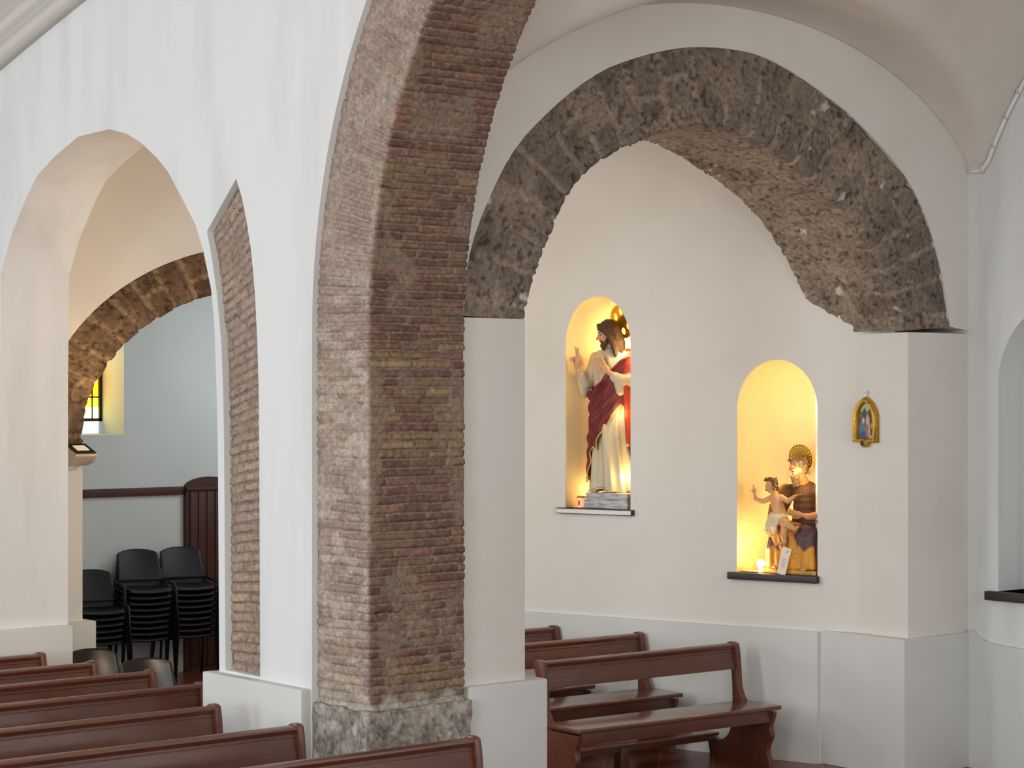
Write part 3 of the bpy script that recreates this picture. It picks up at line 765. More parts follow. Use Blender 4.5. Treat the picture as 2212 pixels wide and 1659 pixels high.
# ------------------------------------------------------------------ plaque on the right pier
yp = yr
c0 = W(1848, 958, Y=yp); c1 = W(1905, 958, Y=yp); ct = W(1877, 860, Y=yp)
pw = abs(c1[0] - c0[0]) - .03; cxp = (c0[0] + c1[0]) / 2 - .01
zb = W(1877, 956, Y=yp)[2]; ztp = W(1877, 857, Y=yp)[2]; ph_ = ztp - zb
pq = empty('devotional_plaque', (cxp, yp - .001, zb), 0, label='small gilt pointed-arch frame with a painted scene on the right white pier', cat='plaque')
def gothic(w, h, y0=0.0, n=12):
    hs = h * .50; pts = [(-w, y0), (-w, hs)]
    L_ = [(-w + w * (1 - math.cos(t * PI / 2)) * 1.0, hs + (h - hs) * math.sin(t * PI / 2) ** 1.0) for t in np.linspace(0, 1, n)]
    # pointed: use two arcs of larger radius
    R = ((h - hs) ** 2 + w * w) / (2 * w)
    L_ = []
    for t in np.linspace(0, 1, n):
        z = (h - hs) * t; L_.append((-w + R - math.sqrt(R * R - z * z), hs + z))
    return [(-w, y0)] + L_ + [(-x, z) for x, z in L_[:-1][::-1]] + [(w, y0)]
def frame_layer(w, h, w2, h2, y2, d0, d1, nm, m, mold=True):
    A = np.array(gothic(w, h)); B = np.array(gothic(w2, h2, 0)); B[:, 1] += y2
    rings_ = []
    prof = [(0, d0), (0, d1 * .6), (.12, d1 * .85), (.3, d1), (.45, d1 * .8), (.6, d1 * .95), (.8, d1 * .7), (1, d1 * .45), (1, d0)]
    P = []
    for t_, d in prof: 
        C = A * (1 - t_) + B * t_
        P.append([(x, -d, z) for x, z in C])
    return grid_mesh(nm, np.array(P), m, pq, wrap_v=True, smooth=False)
fw = pw / 2
frame_layer(fw, ph_, fw * .64, ph_ * .78, ph_ * .085, 0, .05, 'gilt_frame', M['gold'])
# painted panel
nx, nz = 60, 100
gx_, gz_ = np.meshgrid(np.linspace(-1, 1, nx), np.linspace(0, 1, nz), indexing='ij')
w2, h2 = fw * .68, ph_ * .82
R = ((h2 * .5) ** 2 + w2 ** 2) / (2 * w2)
zz = gz_ * h2
half = np.where(zz > h2 * .5, w2 - (R - np.sqrt(np.clip(R * R - (zz - h2 * .5) ** 2, 0, None))), w2)
P = np.stack([gx_ * half, np.full_like(zz, -.016), zz + ph_ * .07], -1)
u_ = P[..., 0] / w2; v_ = gz_
c = np.array(lin((92, 78, 72)))[None, None] * (.6 + .9 * fbm(u_ * 6 + 9, v_ * 12, 3))[..., None]
def paint(mask, rgb, k=1):
    global c
    mask = np.clip(mask, 0, 1)[..., None] * k
    c = c * (1 - mask) + np.array(lin(rgb)) * mask * (.8 + .4 * fbm(u_ * 14, v_ * 25, 8))[..., None]
paint(ss(.74, .82, v_ + .06 * np.sin(u_ * 9)), (170, 190, 165))
def ell(cu, cv, ru, rv): return 1 - ss(.75, 1.1, np.hypot((u_ - cu) / ru, (v_ - cv) / rv))
paint(ell(-.45, .24, .42, .26), (88, 124, 140)); paint(ell(-.35, .1, .5, .12), (50, 84, 120)); paint(ell(-.35, .5, .2, .09), (196, 172, 152))
paint(ell(.2, .45, .25, .22), (196, 176, 160)); paint(ell(.1, .24, .25, .2), (172, 104, 104)); paint(ell(.4, .25, .15, .2), (186, 168, 150))
paint(ell(.55, .07, .3, .06), (176, 160, 140)); paint(ell(.72, .36, .1, .08), (190, 160, 140)); paint(ell(.15, .64, .13, .05), (178, 150, 134)); paint(ell(-.2, .64, .13, .05), (96, 66, 60)); paint(ell(-.7, .62, .13, .05), (150, 110, 100))
P2 = np.concatenate([P, P[:, ::-1] + np.array([0, .012, 0])], 1); c2_ = np.concatenate([c, c[:, ::-1]], 1)
pt = grid_mesh('painted_panel', P2, M['paint'], pq, c2_, wrap_v=True)
bm = bmesh.new(); lathe(bm, [(.030, 0), (.034, .02), (.032, .045), (.022, .055)], 24); o = bm_obj('medallion', bm, M['gold'], pq, angle=40); o.rotation_euler = (PI / 2, 0, 0); o.location = (0, 0, -.002)
bm = bmesh.new(); lathe(bm, [(.019, .05), (.019, .057), (.012, .061)], 20); o2 = bm_obj('oval_boss', bm, mat('dark_red_boss', (74, 34, 22), .2), o, angle=40)
bm = bmesh.new(); box(bm, -.005, .005, -.03, -.018, ph_ - .004, ph_ + .045, bev=.001); box(bm, -.018, .018, -.03, -.018, ph_ + .026, ph_ + .035, bev=.001)
bm_obj('small_cross', bm, M['white'], pq)

# ------------------------------------------------------------------ statues
_bm = bmesh.new(); bmesh.ops.create_icosphere(_bm, subdivisions=2, radius=1)
ICO_V = np.array([v.co[:] for v in _bm.verts]); ICO_F = np.array([[v.index for v in f.verts] for f in _bm.faces]); _bm.free()
class Blob:
    """collects overlapping volumes and fuses them into one continuous surface"""
    def __init__(s): s.V = []; s.F = []; s.n = 0
    def ell(s, c, r, rot=(0, 0, 0)):
        if not hasattr(r, '__len__'): r = (r, r, r)
        R = np.array(Euler(rot).to_matrix())
        v = (ICO_V * np.array(r)) @ R.T + np.array(c)
        s.V.append(v); s.F.append(ICO_F + s.n); s.n += len(v); return s
    def chain(s, pts, rad):
        pts = np.array(pts, float); rad = np.array(rad if hasattr(rad, '__len__') else [rad] * len(pts), float)
        for a, b, ra, rb in zip(pts[:-1], pts[1:], rad[:-1], rad[1:]):
            L = np.linalg.norm(b - a); k = max(2, int(L / (min(ra, rb) * .4)) + 1)
            for t in np.linspace(0, 1, k): s.ell(a + (b - a) * t, ra + (rb - ra) * t)
        return s
    def xform(s, fn, start):
        s.V[start:] = [fn(v) for v in s.V[start:]]; return s
    def build(s, name, vox, m, parent, colfn=None, smooth=2):
        V = np.concatenate(s.V); Fc = np.concatenate(s.F)
        me = bpy.data.meshes.new(name); me.from_pydata(V.tolist(), [], Fc.tolist())
        o = bpy.data.objects.new('tmp', me); COL.objects.link(o)
        r = o.modifiers.new('r', 'REMESH'); r.mode = 'VOXEL'; r.voxel_size = vox
        if smooth:
            q = o.modifiers.new('s', 'SMOOTH'); q.iterations = smooth; q.factor = .6
        dg = bpy.context.evaluated_depsgraph_get(); me2 = bpy.data.meshes.new_from_object(o.evaluated_get(dg))
        bpy.data.objects.remove(o); bpy.data.meshes.remove(me)
        me2.name = name
        if colfn is not None:
            co = np.empty(len(me2.vertices) * 3); me2.vertices.foreach_get('co', co); co = co.reshape(-1, 3)
            c = colfn(co); ca = me2.color_attributes.new('col', 'FLOAT_COLOR', 'POINT')
            ca.data.foreach_set('color', np.concatenate([c, np.ones((len(c), 1))], 1).reshape(-1).astype(np.float32))
        me2.shade_smooth()
        return link(name, me2, m, parent)
def rotz(a):
    c, s_ = math.cos(a), math.sin(a); return np.array([[c, -s_, 0], [s_, c, 0], [0, 0, 1]])
def rotx(a):
    c, s_ = math.cos(a), math.sin(a); return np.array([[1, 0, 0], [0, c, -s_], [0, s_, c]])
def roty(a):
    c, s_ = math.cos(a), math.sin(a); return np.array([[c, 0, s_], [0, 1, 0], [-s_, 0, c]])
def head(b, c, h, R, beard=False, child=False):
    """face toward -y in head space; h = head height; c = centre of the skull"""
    st = len(b.V); k = h
    b.ell((0, .02 * k, .08 * k), (.34 * k, .42 * k, .42 * k))
    b.ell((0, -.10 * k, -.12 * k), (.28 * k, .30 * k, .34 * k))
    b.ell((0, -.20 * k, -.36 * k), (.15 * k, .14 * k, .12 * k))               # chin
    b.ell((0, -.36 * k, .10 * k), (.22 * k, .06 * k, .05 * k))                # brow
    b.chain([(0, -.39 * k, .06 * k), (0, -.45 * k, -.05 * k), (0, -.50 * k, -.13 * k)], [.035 * k, .045 * k, .06 * k])
    b.ell((.05 * k, -.43 * k, -.14 * k), .04 * k); b.ell((-.05 * k, -.43 * k, -.14 * k), .04 * k)
    b.ell((0, -.385 * k, -.225 * k), (.10 * k, .05 * k, .025 * k)); b.ell((0, -.375 * k, -.275 * k), (.09 * k, .05 * k, .028 * k))
    for s_ in (-1, 1):
        b.ell((s_ * .15 * k, -.31 * k, -.09 * k), (.11 * k, .08 * k, .12 * k))   # cheek
        b.ell((s_ * .13 * k, -.355 * k, .03 * k), (.065 * k, .03 * k, .035 * k))  # lid
        b.ell((s_ * .33 * k, .0, -.05 * k), (.035 * k, .07 * k, .11 * k))        # ear
    b.xform(lambda v: v @ R.T + np.array(c), st)
def hand(b, wrist, R, s=1.0, mode='open', left=1):
    """hand in its own space: wrist at 0, fingers to +z, palm toward -y, thumb on the side left*x"""
    st = len(b.V)
    b.ell((0, 0, .040 * s), (.030 * s, .014 * s, .042 * s)); b.ell((0, 0, .012 * s), (.022 * s, .015 * s, .022 * s))
    xs = [.024, .009, -.007, -.021]; Ln = [.070, .078, .072, .056]
    for i, (x, L) in enumerate(zip(xs, Ln)):
        x *= left * s; L *= s; base = np.array((x, 0, .076 * s)); a = .12 if mode == 'open' else .5
        if mode == 'bless' and i >= 2: a = 1.5
        elif mode == 'bless': a = .05
        p = [base]; ang = 0; d = [.45, .32, .23]
        for q_ in d:
            ang += a; p.append(p[-1] + np.array((x * .12, -math.sin(ang) * L * q_, math.cos(ang) * L * q_)))
        b.chain(p, [.0088 * s, .0080 * s, .0074 * s, .0064 * s])
    b.chain([(.020 * left * s, -.002, .022 * s), (.043 * left * s, -.010 * s, .050 * s), (.050 * left * s, -.016 * s, .074 * s), (.050 * left * s, -.018 * s, .090 * s)], [.013 * s, .011 * s, .0095 * s, .0075 * s])
    b.xform(lambda v: v @ R.T + np.array(wrist), st)
def frame_from(z, y):
    """rotation whose local z (fingers) and -y (palm) point along the given directions"""
    z = np.array(z, float); z /= np.linalg.norm(z); y = -np.array(y, float); y -= z * np.dot(y, z); y /= np.linalg.norm(y)
    return np.stack([np.cross(y, z), y, z], 1)
def cloth(name, nth, nz, fn, m, parent, th=.008, closed=True, colfn=None):
    T = np.linspace(0, 2 * PI, nth, endpoint=not closed); Zs = np.linspace(0, 1, nz)
    TT, ZZ = np.meshgrid(T, Zs, indexing='ij'); P = fn(TT, ZZ)
    c = colfn(TT, ZZ, P) if colfn else None
    o = grid_mesh(name, P, m, parent, c, wrap_u=closed)
    s = o.modifiers.new('thickness', 'SOLIDIFY'); s.thickness = th; s.offset = -1
    return o
SKIN = np.array(lin((214, 166, 124)))
def facecol(c, h, R, skin=SKIN, brow=(70, 46, 30), eye=(60, 42, 30), lip=(176, 92, 76), f=1.0):
    c = np.array(c); 
    def fn(co):
        L = (co - c) @ R / h
        col = np.tile(skin, (len(co), 1))
        def put(mask, rgb):
            col[mask] = np.array(lin(rgb))
        near = np.linalg.norm(L, axis=1) < .75
        for s_ in (-1, 1):
            put(near & (np.hypot((L[:, 0] - s_ * .14) / (.085 * f), (L[:, 2] - .015) / .028) < 1) & (L[:, 1] < -.2), eye)
            put(near & (np.hypot((L[:, 0] - s_ * .14) / (.12 * f), (L[:, 2] - .125) / .022) < 1) & (L[:, 1] < -.2), brow)
            put(near & (np.hypot((L[:, 0] - s_ * .2) / .09, (L[:, 2] + .12) / .08) < 1) & (L[:, 1] < -.2), (214, 146, 112))
        put(near & (np.hypot(L[:, 0] / .10, (L[:, 2] + .25) / .035) < 1) & (L[:, 1] < -.33), lip)
        return col
    return fn
M['fabric'] = vcmat('painted_carving', rough=.55, spec=.35, nscale=60, namt=.10, bump=.15, bscale=160)
M['skin'] = vcmat('painted_flesh', rough=.42, spec=.45, nscale=40, namt=.08, bump=0)
M['hair'] = mat('carved_brown_hair', (84, 60, 42), .75, rgb2=(48, 32, 22), nscale=30, stretch=(3, 3, .6), bump=.6, bscale=60)
M['greyhair'] = mat('carved_grey_hair', (150, 124, 92), .5, rgb2=(96, 74, 50), nscale=34, stretch=(2, 2, 1), bump=.8, bscale=60)
M['childhair'] = mat('carved_blond_hair', (128, 92, 46), .5, rgb2=(84, 56, 24), nscale=40, bump=.8, bscale=60)
# --- standing figure, front toward -y, 1.37 m
S1 = empty('statue', placeO(N1[0] - .005, N1[4] + .124, .215), RZ - .10, label='painted standing statue of a bearded man in cream robe and red mantle, hand raised', cat='statue')
hc = np.array((-.005, -.045, 1.262)); hh = .20
HR = rotz(-.70) @ rotx(.24)
b = Blob()
b.chain([(0, .0, .78), (0, .01, .95), (0, .012, 1.06)], [.09, .10, .09]).chain([(-.12, .01, 1.085), (.12, .01, 1.085)], .05)
b.chain([(0, .01, 1.08), (-.004, -.008, 1.16), (-.004, -.02, 1.22)], [.055, .046, .05])
b.chain([(-.07, 0, .75), (-.075, -.05, .42), (-.075, -.02, .06)], [.075, .055, .035]); b.chain([(.07, 0, .75), (.06, -.02, .42), (.06, 0, .06)], [.075, .055, .035])
for sx, yy in ((-.075, -.02), (.065, -.0)):
    b.chain([(sx, yy, .035), (sx * 1.05, yy - .06, .028), (sx * 1.1, yy - .115, .018)], [.030, .027, .020])
    for i in range(5): b.chain([(sx * 1.1 + (i - 2) * .0135, yy - .115, .017), (sx * 1.1 + (i - 2) * .015, yy - .150 + abs(i - 1.5) * .005, .010)], [.0085, .008])
b.chain([(-.17, .01, 1.07), (-.22, -.03, .86), (-.205, -.16, .93), (-.20, -.185, .97)], [.05, .042, .030, .021])
hand(b, (-.20, -.195, .985), frame_from((.0, -.22, 1), (.15, -1, -.1)), 1.12, 'bless', 1)
b.chain([(.17, .01, 1.07), (.235, -.02, .86), (.13, -.135, .92), (.085, -.16, .95)], [.05, .042, .030, .021])
hand(b, (.085, -.160, .945), frame_from((-.62, -.10, .75), (-.4, 1, .1)), 1.1, 'open', 1)
head(b, hc, hh, HR)
b.build('body', .0052, M['skin'], S1, facecol(hc, hh, HR))
# hair and beard
b = Blob(); k = hh; st = 0
b.ell((0, .06 * k, .15 * k), (.40 * k, .45 * k, .42 * k))
for s_ in (-1, 1):
    b.chain([(s_ * .06 * k, -.30 * k, .40 * k), (s_ * .28 * k, -.24 * k, .26 * k), (s_ * .38 * k, -.08 * k, -.05 * k), (s_ * .42 * k, .02 * k, -.38 * k), (s_ * .46 * k, .02 * k, -.68 * k), (s_ * .52 * k, -.04 * k, -.90 * k)], [.08 * k, .11 * k, .14 * k, .16 * k, .15 * k, .07 * k])
    b.chain([(s_ * .30 * k, .2 * k, .1 * k), (s_ * .32 * k, .28 * k, -.4 * k), (s_ * .36 * k, .26 * k, -.85 * k)], [.2 * k, .2 * k, .10 * k])
b.chain([(0, .3 * k, .1 * k), (0, .36 * k, -.5 * k), (0, .34 * k, -.85 * k)], [.22 * k, .24 * k, .14 * k])
b.xform(lambda v: v @ HR.T + hc, 0)
b.build('hair', .0055, M['hair'], S1)
b = Blob()
for s_ in (-1, 1):
    b.chain([(s_ * .29 * k, -.10 * k, -.12 * k), (s_ * .24 * k, -.20 * k, -.30 * k), (s_ * .10 * k, -.33 * k, -.43 * k), (s_ * .05 * k, -.34 * k, -.58 * k)], [.05 * k, .085 * k, .10 * k, .05 * k])
    b.chain([(0, -.42 * k, -.195 * k), (s_ * .09 * k, -.38 * k, -.22 * k), (s_ * .13 * k, -.33 * k, -.32 * k)], [.022 * k, .028 * k, .04 * k])
b.chain([(0, -.34 * k, -.36 * k), (0, -.36 * k, -.5 * k)], [.08 * k, .07 * k])
b.xform(lambda v: v @ HR.T + hc, 0)
b.build('beard', .004, M['hair'], S1)
# robe
CREAM = np.array(lin((208, 195, 166))); RED_SHADED = np.array(lin((120, 50, 50))); RED = np.array(lin((196, 70, 42))); GOLDC = np.array(lin((226, 190, 110)))
def body_r(T, z):
    """half-width and half-depth of the clothed figure at height z"""
    wx = np.interp(z, [0, .1, .35, .6, .78, .92, 1.02, 1.08, 1.12, 1.15], [.185, .180, .165, .165, .150, .160, .178, .165, .11, .06])
    wy = np.interp(z, [0, .1, .35, .6, .78, .92, 1.02, 1.08, 1.12, 1.15], [.145, .140, .125, .115, .105, .115, .115, .10, .075, .055])
    return wx, wy
def folds(T, z, n, a, ph=0, tw=1.2): 
    s = np.sin(n * T + tw * z * 5 + ph + 1.3 * np.sin(2 * T + 3 * z)); return a * (np.sign(s) * np.abs(s) ** .7)
def robe(T, Z):
    z = .012 + Z * 1.135; wx, wy = body_r(T, z)
    am = np.interp(z, [0, .5, .8, 1.15], [.016, .012, .006, .004])
    r = folds(T, z, 9, 1, .4) * am + .006 * np.sin(17 * T + 4 * z) * (z < .7)
    # knee pushed forward under the cloth
    kn = .035 * np.exp(-((T - (1.5 * PI + .35)) ** 2) / .10 - ((z - .42) / .16) ** 2)
    hemz = z + .015 * np.sin(3 * T) * (Z < .02)
    return np.stack([(wx + r) * np.cos(T), (wy + r + kn) * np.sin(T) + .0, hemz], -1)
def robecol(T, Z, P):
    c = np.tile(CREAM, T.shape + (1,)) * (.82 + .22 * fbm(T * 3, Z * 9, 4))[..., None]
    return c
cloth('robe', 150, 130, robe, M['fabric'], S1, .006, True, robecol)
b = Blob()   # sleeves
b.chain([(-.15, .01, 1.06), (-.215, -.02, .88), (-.21, -.09, .86), (-.205, -.150, .935)], [.062, .062, .052, .040]).ell((-.215, -.08, .815), (.040, .05, .07)).chain([(-.21, -.12, .88), (-.215, -.10, .79)], [.04, .028])
b.chain([(.15, .01, 1.06), (.225, -.02, .88), (.165, -.10, .885), (.125, -.135, .915)], [.062, .062, .054, .042]).chain([(.15, -.12, .89), (.165, -.115, .80)], [.045, .035])
b.build('sleeves', .006, M['fabric'], S1, lambda co: np.tile(CREAM, (len(co), 1)) * .96)
# mantle: wraps the back, crosses the waist, hangs from the left arm
def ang(T): return (T - 1.5 * PI + PI) % (2 * PI) - PI        # 0 = front, + = statue's left
def mantle(T, Z):
    a = ang(T)
    # lower hem: long on the right hip, swept up across the front to the left, long again on the left side
    zlo = np.interp(a, [-PI, -1.9, -1.2, -.95, -.7, -.5, -.3, 0, .5, .9, 1.15, 1.3, 1.6, PI], [.18, .16, .07, .08, .22, .36, .33, .46, .60, .68, .62, .40, .25, .18])
    zhi = np.interp(a, [-PI, -2.3, -1.6, -1.0, -.5, 0, .4, .8, 1.1, 1.6, 2.3, PI], [1.10, 1.05, .82, .78, .82, .88, .96, 1.05, 1.09, 1.12, 1.12, 1.10])
    z = zlo + (zhi - zlo) * Z
    wx, wy = body_r(T, z)
    off = .034 + .007 * np.sin(6 * a + 7 * z + 1.5 * np.sin(3 * z * 4)) + .006 * np.sin(13 * a - 9 * z)
    dg_ = .012 * np.sin((z * 1.0 - a * .22) * 60) * np.exp(-((a + .3) / .9) ** 2)     # folds swept diagonally over the front
    roll = .022 * np.exp(-((Z - .97) / .05) ** 2)
    side = .06 * np.exp(-((a - 1.35) / .42) ** 2) * np.clip(1.0 - np.abs(z - .72) / .5, 0, 1)
    r = off + dg_ + roll + side
    return np.stack([(wx + r) * np.cos(T), (wy + r) * np.sin(T), z], -1)
def mcol(T, Z, P):
    a = ang(T); w_ = ss(.95, 1.2, a)[..., None]
    c = RED_SHADED * (1 - w_) + RED * w_  # front of the mantle darkened: its shade is put into the colour
    c = c * (.8 + .4 * fbm(T * 4, Z * 12, 9))[..., None]
    g = ((Z < .035) | ((Z > .05) & (Z < .06) & (a > .4)))[..., None]
    return np.where(g, GOLDC, c)
cloth('mantle', 220, 120, mantle, M['fabric'], S1, .007, True, mcol)
b = Blob()   # the fall of mantle over the left shoulder and arm
b.chain([(.13, .03, 1.09), (.215, .0, 1.0), (.255, -.02, .88)], [.055, .062, .058])
for i in range(7):
    t_ = i / 6; b.chain([(.20 + .06 * t_, -.09 + .13 * t_, .86 - .02 * t_), (.205 + .055 * t_, -.075 + .12 * t_, .60), (.20 + .05 * t_, -.06 + .12 * t_, .38 + .06 * math.sin(5 * t_))], [.022, .026, .016])
def fallcol(co):
    c = np.tile(RED, (len(co), 1)) * (.8 + .4 * fbm(co[:, 0] * 30, co[:, 2] * 12, 3))[:, None]
    edge = (np.abs(co[:, 1] + .108 - .05 * np.sin(co[:, 2] * 7)) < .012) | (co[:, 2] < .385)
    c[edge & (co[:, 2] < .9)] = GOLDC; return c
b.build('mantle_fall', .006, M['fabric'], S1, fallcol)
b = Blob(); b.ell((.0, -.118, 1.01), (.020, .014, .022)).ell((.0, -.122, 1.033), (.008, .008, .012))
b.build('heart_emblem', .004, mat('dark_emblem', (86, 50, 30), .4, metal=.3), S1)
# halo: disc with round openings, set behind the head
def disc(name, R_, holes_, m, parent, mtx, th=.006):
    cu = bpy.data.curves.new('tmp', 'CURVE'); cu.dimensions = '2D'; cu.fill_mode = 'BOTH'; cu.extrude = th / 2; cu.bevel_depth = .0012
    for cx_, cy_, rx_, ry_, n_ in [(0, 0, R_, R_, 72)] + holes_:
        s = cu.splines.new('POLY'); s.points.add(n_ - 1)
        for i, p in enumerate(s.points): p.co = (cx_ + rx_ * math.cos(2 * PI * i / n_), cy_ + ry_ * math.sin(2 * PI * i / n_), 0, 1)
        s.use_cyclic_u = True
    o = bpy.data.objects.new('tmp', cu); COL.objects.link(o); dg = bpy.context.evaluated_depsgraph_get()
    me = bpy.data.meshes.new_from_object(o.evaluated_get(dg)); bpy.data.objects.remove(o); bpy.data.curves.remove(cu)
    me.name = name; o = link(name, me, m, parent); o.matrix_local = mtx; return o
HD = rotz(-.22) @ rotx(.22)
hb = hc + HR @ np.array((0, .085, .04)) + np.array((.035, .02, .035))
mm = Matrix(HD.tolist()).to_4x4(); mm = Matrix.Translation(hb.tolist()) @ mm @ Matrix.Rotation(math.radians(90), 4, 'X')
hl = [(.078 * math.sin(a_), .078 * math.cos(a_), .024, .030, 24) for a_ in (0, PI / 3 * 1, PI / 3 * 2, PI, PI / 3 * 4, PI / 3 * 5)]
disc('halo', .135, hl, M['halo'], S1, mm)
# pedestal slabs, glass of wax
pd = empty('pedestal', placeO(N1[0] - .055, N1[4], .205), RZ, label='two-tier grey marble pedestal under the standing statue', cat='pedestal')
boxo('lower_slab', (-.20, .20, -.175, .155, .001, .066), M['marble'], pd, bev=.004)
boxo('upper_slab', (-.19, .19, -.165, .15, .066, .1225), M['marble'], pd, bev=.004)
vq = empty('votive_glass', placeO(N1[0] + .205, N1[4] + .001, .09), RZ, label='small red and clear votive glass beside the marble pedestal', cat='votive light')
bm = bmesh.new(); lathe(bm, [(.034, 0), (.036, .01), (.036, .075), (.033, .078)], 24)
bm_obj('glass_cup', bm, mat('pink_glass', (244, 190, 160), .15, emis=(255, 170, 110), estr=.6), vq, angle=40)
bm = bmesh.new(); lathe(bm, [(.037, .076), (.038, .084), (.030, .090)], 24); bm_obj('rim', bm, M['gold'], vq, angle=40)
boxo('red_mark', (-.008, .008, -.0385, -.035, .02, .055), mat('red_paint', (196, 60, 40), .4), vq)

# --- seated figure with the child
S2 = empty('statue', placeO(N2[0] - .11, N2[4] + .03, .25), RZ - .05, label='painted seated statue of a bearded man with rayed halo holding a naked child', cat='statue')
BROWN = np.array(lin((150, 98, 48))); OCH = np.array(lin((214, 150, 58))); PURP = np.array(lin((92, 68, 72)))
hc2 = np.array((-.03, -.05, .745)); h2_ = .165; HR2 = rotz(-.62) @ rotx(.22)
b = Blob()
b.chain([(0, .04, .25), (0, .05, .42), (0, .03, .57)], [.11, .10, .09]).chain([(-.12, .03, .58), (.12, .03, .58)], .045)
b.chain([(0, .02, .58), (-.012, -.01, .66), (-.02, -.03, .70)], [.05, .042, .042])
b.chain([(-.09, .02, .25), (-.10, -.16, .27), (-.10, -.18, .10), (-.10, -.17, .03)], [.08, .06, .045, .03]); b.chain([(.09, .02, .25), (.10, -.16, .27), (.11, -.18, .10), (.11, -.17, .03)], [.08, .06, .045, .03])
for sx in (-.11, .115):
    b.chain([(sx, -.17, .03), (sx * 1.1, -.235, .02)], [.025, .02])
    for i in range(5): b.chain([(sx * 1.1 + (i - 2) * .010, -.235, .015), (sx * 1.1 + (i - 2) * .011, -.262, .010)], [.007, .0065])
b.chain([(-.15, .02, .56), (-.215, -.02, .42), (-.20, -.13, .33), (-.19, -.17, .32)], [.045, .038, .028, .018])
hand(b, (-.195, -.165, .315), frame_from((-.1, -1, .1), (-1, 0, -.1)) if False else frame_from((.2, -.9, -.25), (0, .2, 1)), .85, 'open', -1)
b.chain([(.15, .02, .56), (.21, -.03, .42), (.12, -.16, .40), (.09, -.18, .41)], [.045, .038, .028, .018])
hand(b, (.085, -.185, .41), frame_from((-.8, -.2, .2), (0, 1, .2)), .85, 'open', 1)
head(b, hc2, h2_, HR2)
b.build('body', .0052, M['skin'], S2, facecol(hc2, h2_, HR2, np.array(lin((206, 146, 98))), (110, 84, 56)))
b = Blob(); k = h2_; random.seed(3)
b.ell((0, .08 * k, .20 * k), (.37 * k, .42 * k, .36 * k))
for i in range(60):
    a_ = random.uniform(-.2, PI + .2); zz_ = random.uniform(-.25, .5)
    b.ell((.40 * k * math.cos(a_) * math.sqrt(max(.1, 1 - max(0, zz_) ** 2)), .40 * k * math.sin(a_) * .95 + .06 * k, zz_ * k), (.07 * k, .07 * k, .09 * k))
for i in range(12): b.ell((random.uniform(-.25, .25) * k, random.uniform(-.25, -.05) * k, (.42 + random.uniform(0, .1)) * k), .075 * k)
b.xform(lambda v: v @ HR2.T + hc2, 0); b.build('hair', .0048, M['greyhair'], S2)
b = Blob()
for i in range(46):
    t_ = random.random(); sx = random.uniform(-1, 1)
    b.ell((sx * (.27 - .12 * t_) * k, (-.20 - .18 * (1 - abs(sx))) * k - .02 * k * t_, (-.30 - .42 * t_) * k), (.055 * k, .055 * k, .085 * k))
b.chain([(0, -.28 * k, -.35 * k), (0, -.30 * k, -.62 * k)], [.16 * k, .09 * k])
for s_ in (-1, 1): b.chain([(s_ * .28 * k, -.1 * k, -.15 * k), (s_ * .2 * k, -.25 * k, -.33 * k)], [.06 * k, .09 * k]).chain([(0, -.43 * k, -.2 * k), (s_ * .13 * k, -.36 * k, -.27 * k)], [.03 * k, .04 * k])
b.xform(lambda v: v @ HR2.T + hc2, 0); b.build('beard', .0045, M['greyhair'], S2)
# tunic and cloak
b = Blob()
b.chain([(0, .04, .22), (0, .05, .42), (0, .03, .56)], [.135, .120, .105]).chain([(-.13, .03, .575), (.13, .03, .575)], .06)
for sx, ex in ((-1, -.215), (1, .21)): b.chain([(sx * .15, .02, .57), (ex, -.01, .43), (ex * .93, -.09, .365)], [.062, .062, .05])
for i in range(9):
    t_ = i / 8 * 2 - 1; b.chain([(t_ * .11, -.17, .28), (t_ * .13, -.215 + .03 * t_ * t_, .14), (t_ * .15, -.20 + .03 * t_ * t_, .035)], [.052, .048, .046])
for i in range(5):
    for sx in (-.13, .12): b.chain([(sx + (i - 2) * .018, -.175, .27), (sx + (i - 2) * .026, -.215 - .012 * (i % 2), .15), (sx + (i - 2) * .032, -.215 - .012 * (i % 2), .03)], [.034, .028, .024])
b.chain([(-.10, .0, .26), (-.10, -.16, .28)], [.10, .075]).chain([(.10, .0, .26), (.10, -.16, .28)], [.10, .075]).ell((0, -.07, .16), (.15, .13, .15))
def tcol(co):
    n = fbm(co[:, 0] * 22 + co[:, 1] * 9, co[:, 2] * 10, 5)
    z = co[:, 2:3]; up = ss(.40, .42, z + .02 * np.sin(co[:, 0:1] * 40)); lo = 1 - ss(.15, .18, z + .02 * np.sin(co[:, 0:1] * 60))
    c = PURP * (1 - up) + np.array(lin((98, 68, 44))) * up; c = c * (1 - lo) + OCH * lo
    return c * (.75 + .6 * n)[:, None]
b.build('tunic', .006, M['fabric'], S2, tcol)
b = Blob(); random.seed(5)
b.chain([(-.19, .05, .58), (-.255, .02, .45), (-.25, -.02, .36)], [.055, .06, .06])
for i in range(15):
    t_ = i / 14
    x0 = -.245 + .30 * t_; y0 = -.02 - .20 * math.sin(t_ * PI * .62); x1 = -.265 + .30 * t_ ** 1.2; dz = .045 * math.sin(i * 2.1)
    b.chain([(x0, y0, .37 - .04 * t_), (x0 - .025 + .02 * math.sin(i * 1.7), y0 - .035, .27), (x1 + .02 + .03 * t_, y0 - .03, .10 + .035 * abs(math.sin(i * 1.3)))], [.030, .024 + .010 * (i % 2), .016])
b.chain([(-.25, -.06, .34), (-.15, -.19, .32), (.0, -.22, .31)], [.045, .045, .04])
for i in range(6): b.chain([(.13 + .02 * i, .03, .55 - .01 * i), (.19 + .012 * i, -.05 + .02 * i, .35), (.21, -.08 + .03 * i, .08)], [.04, .038, .03])
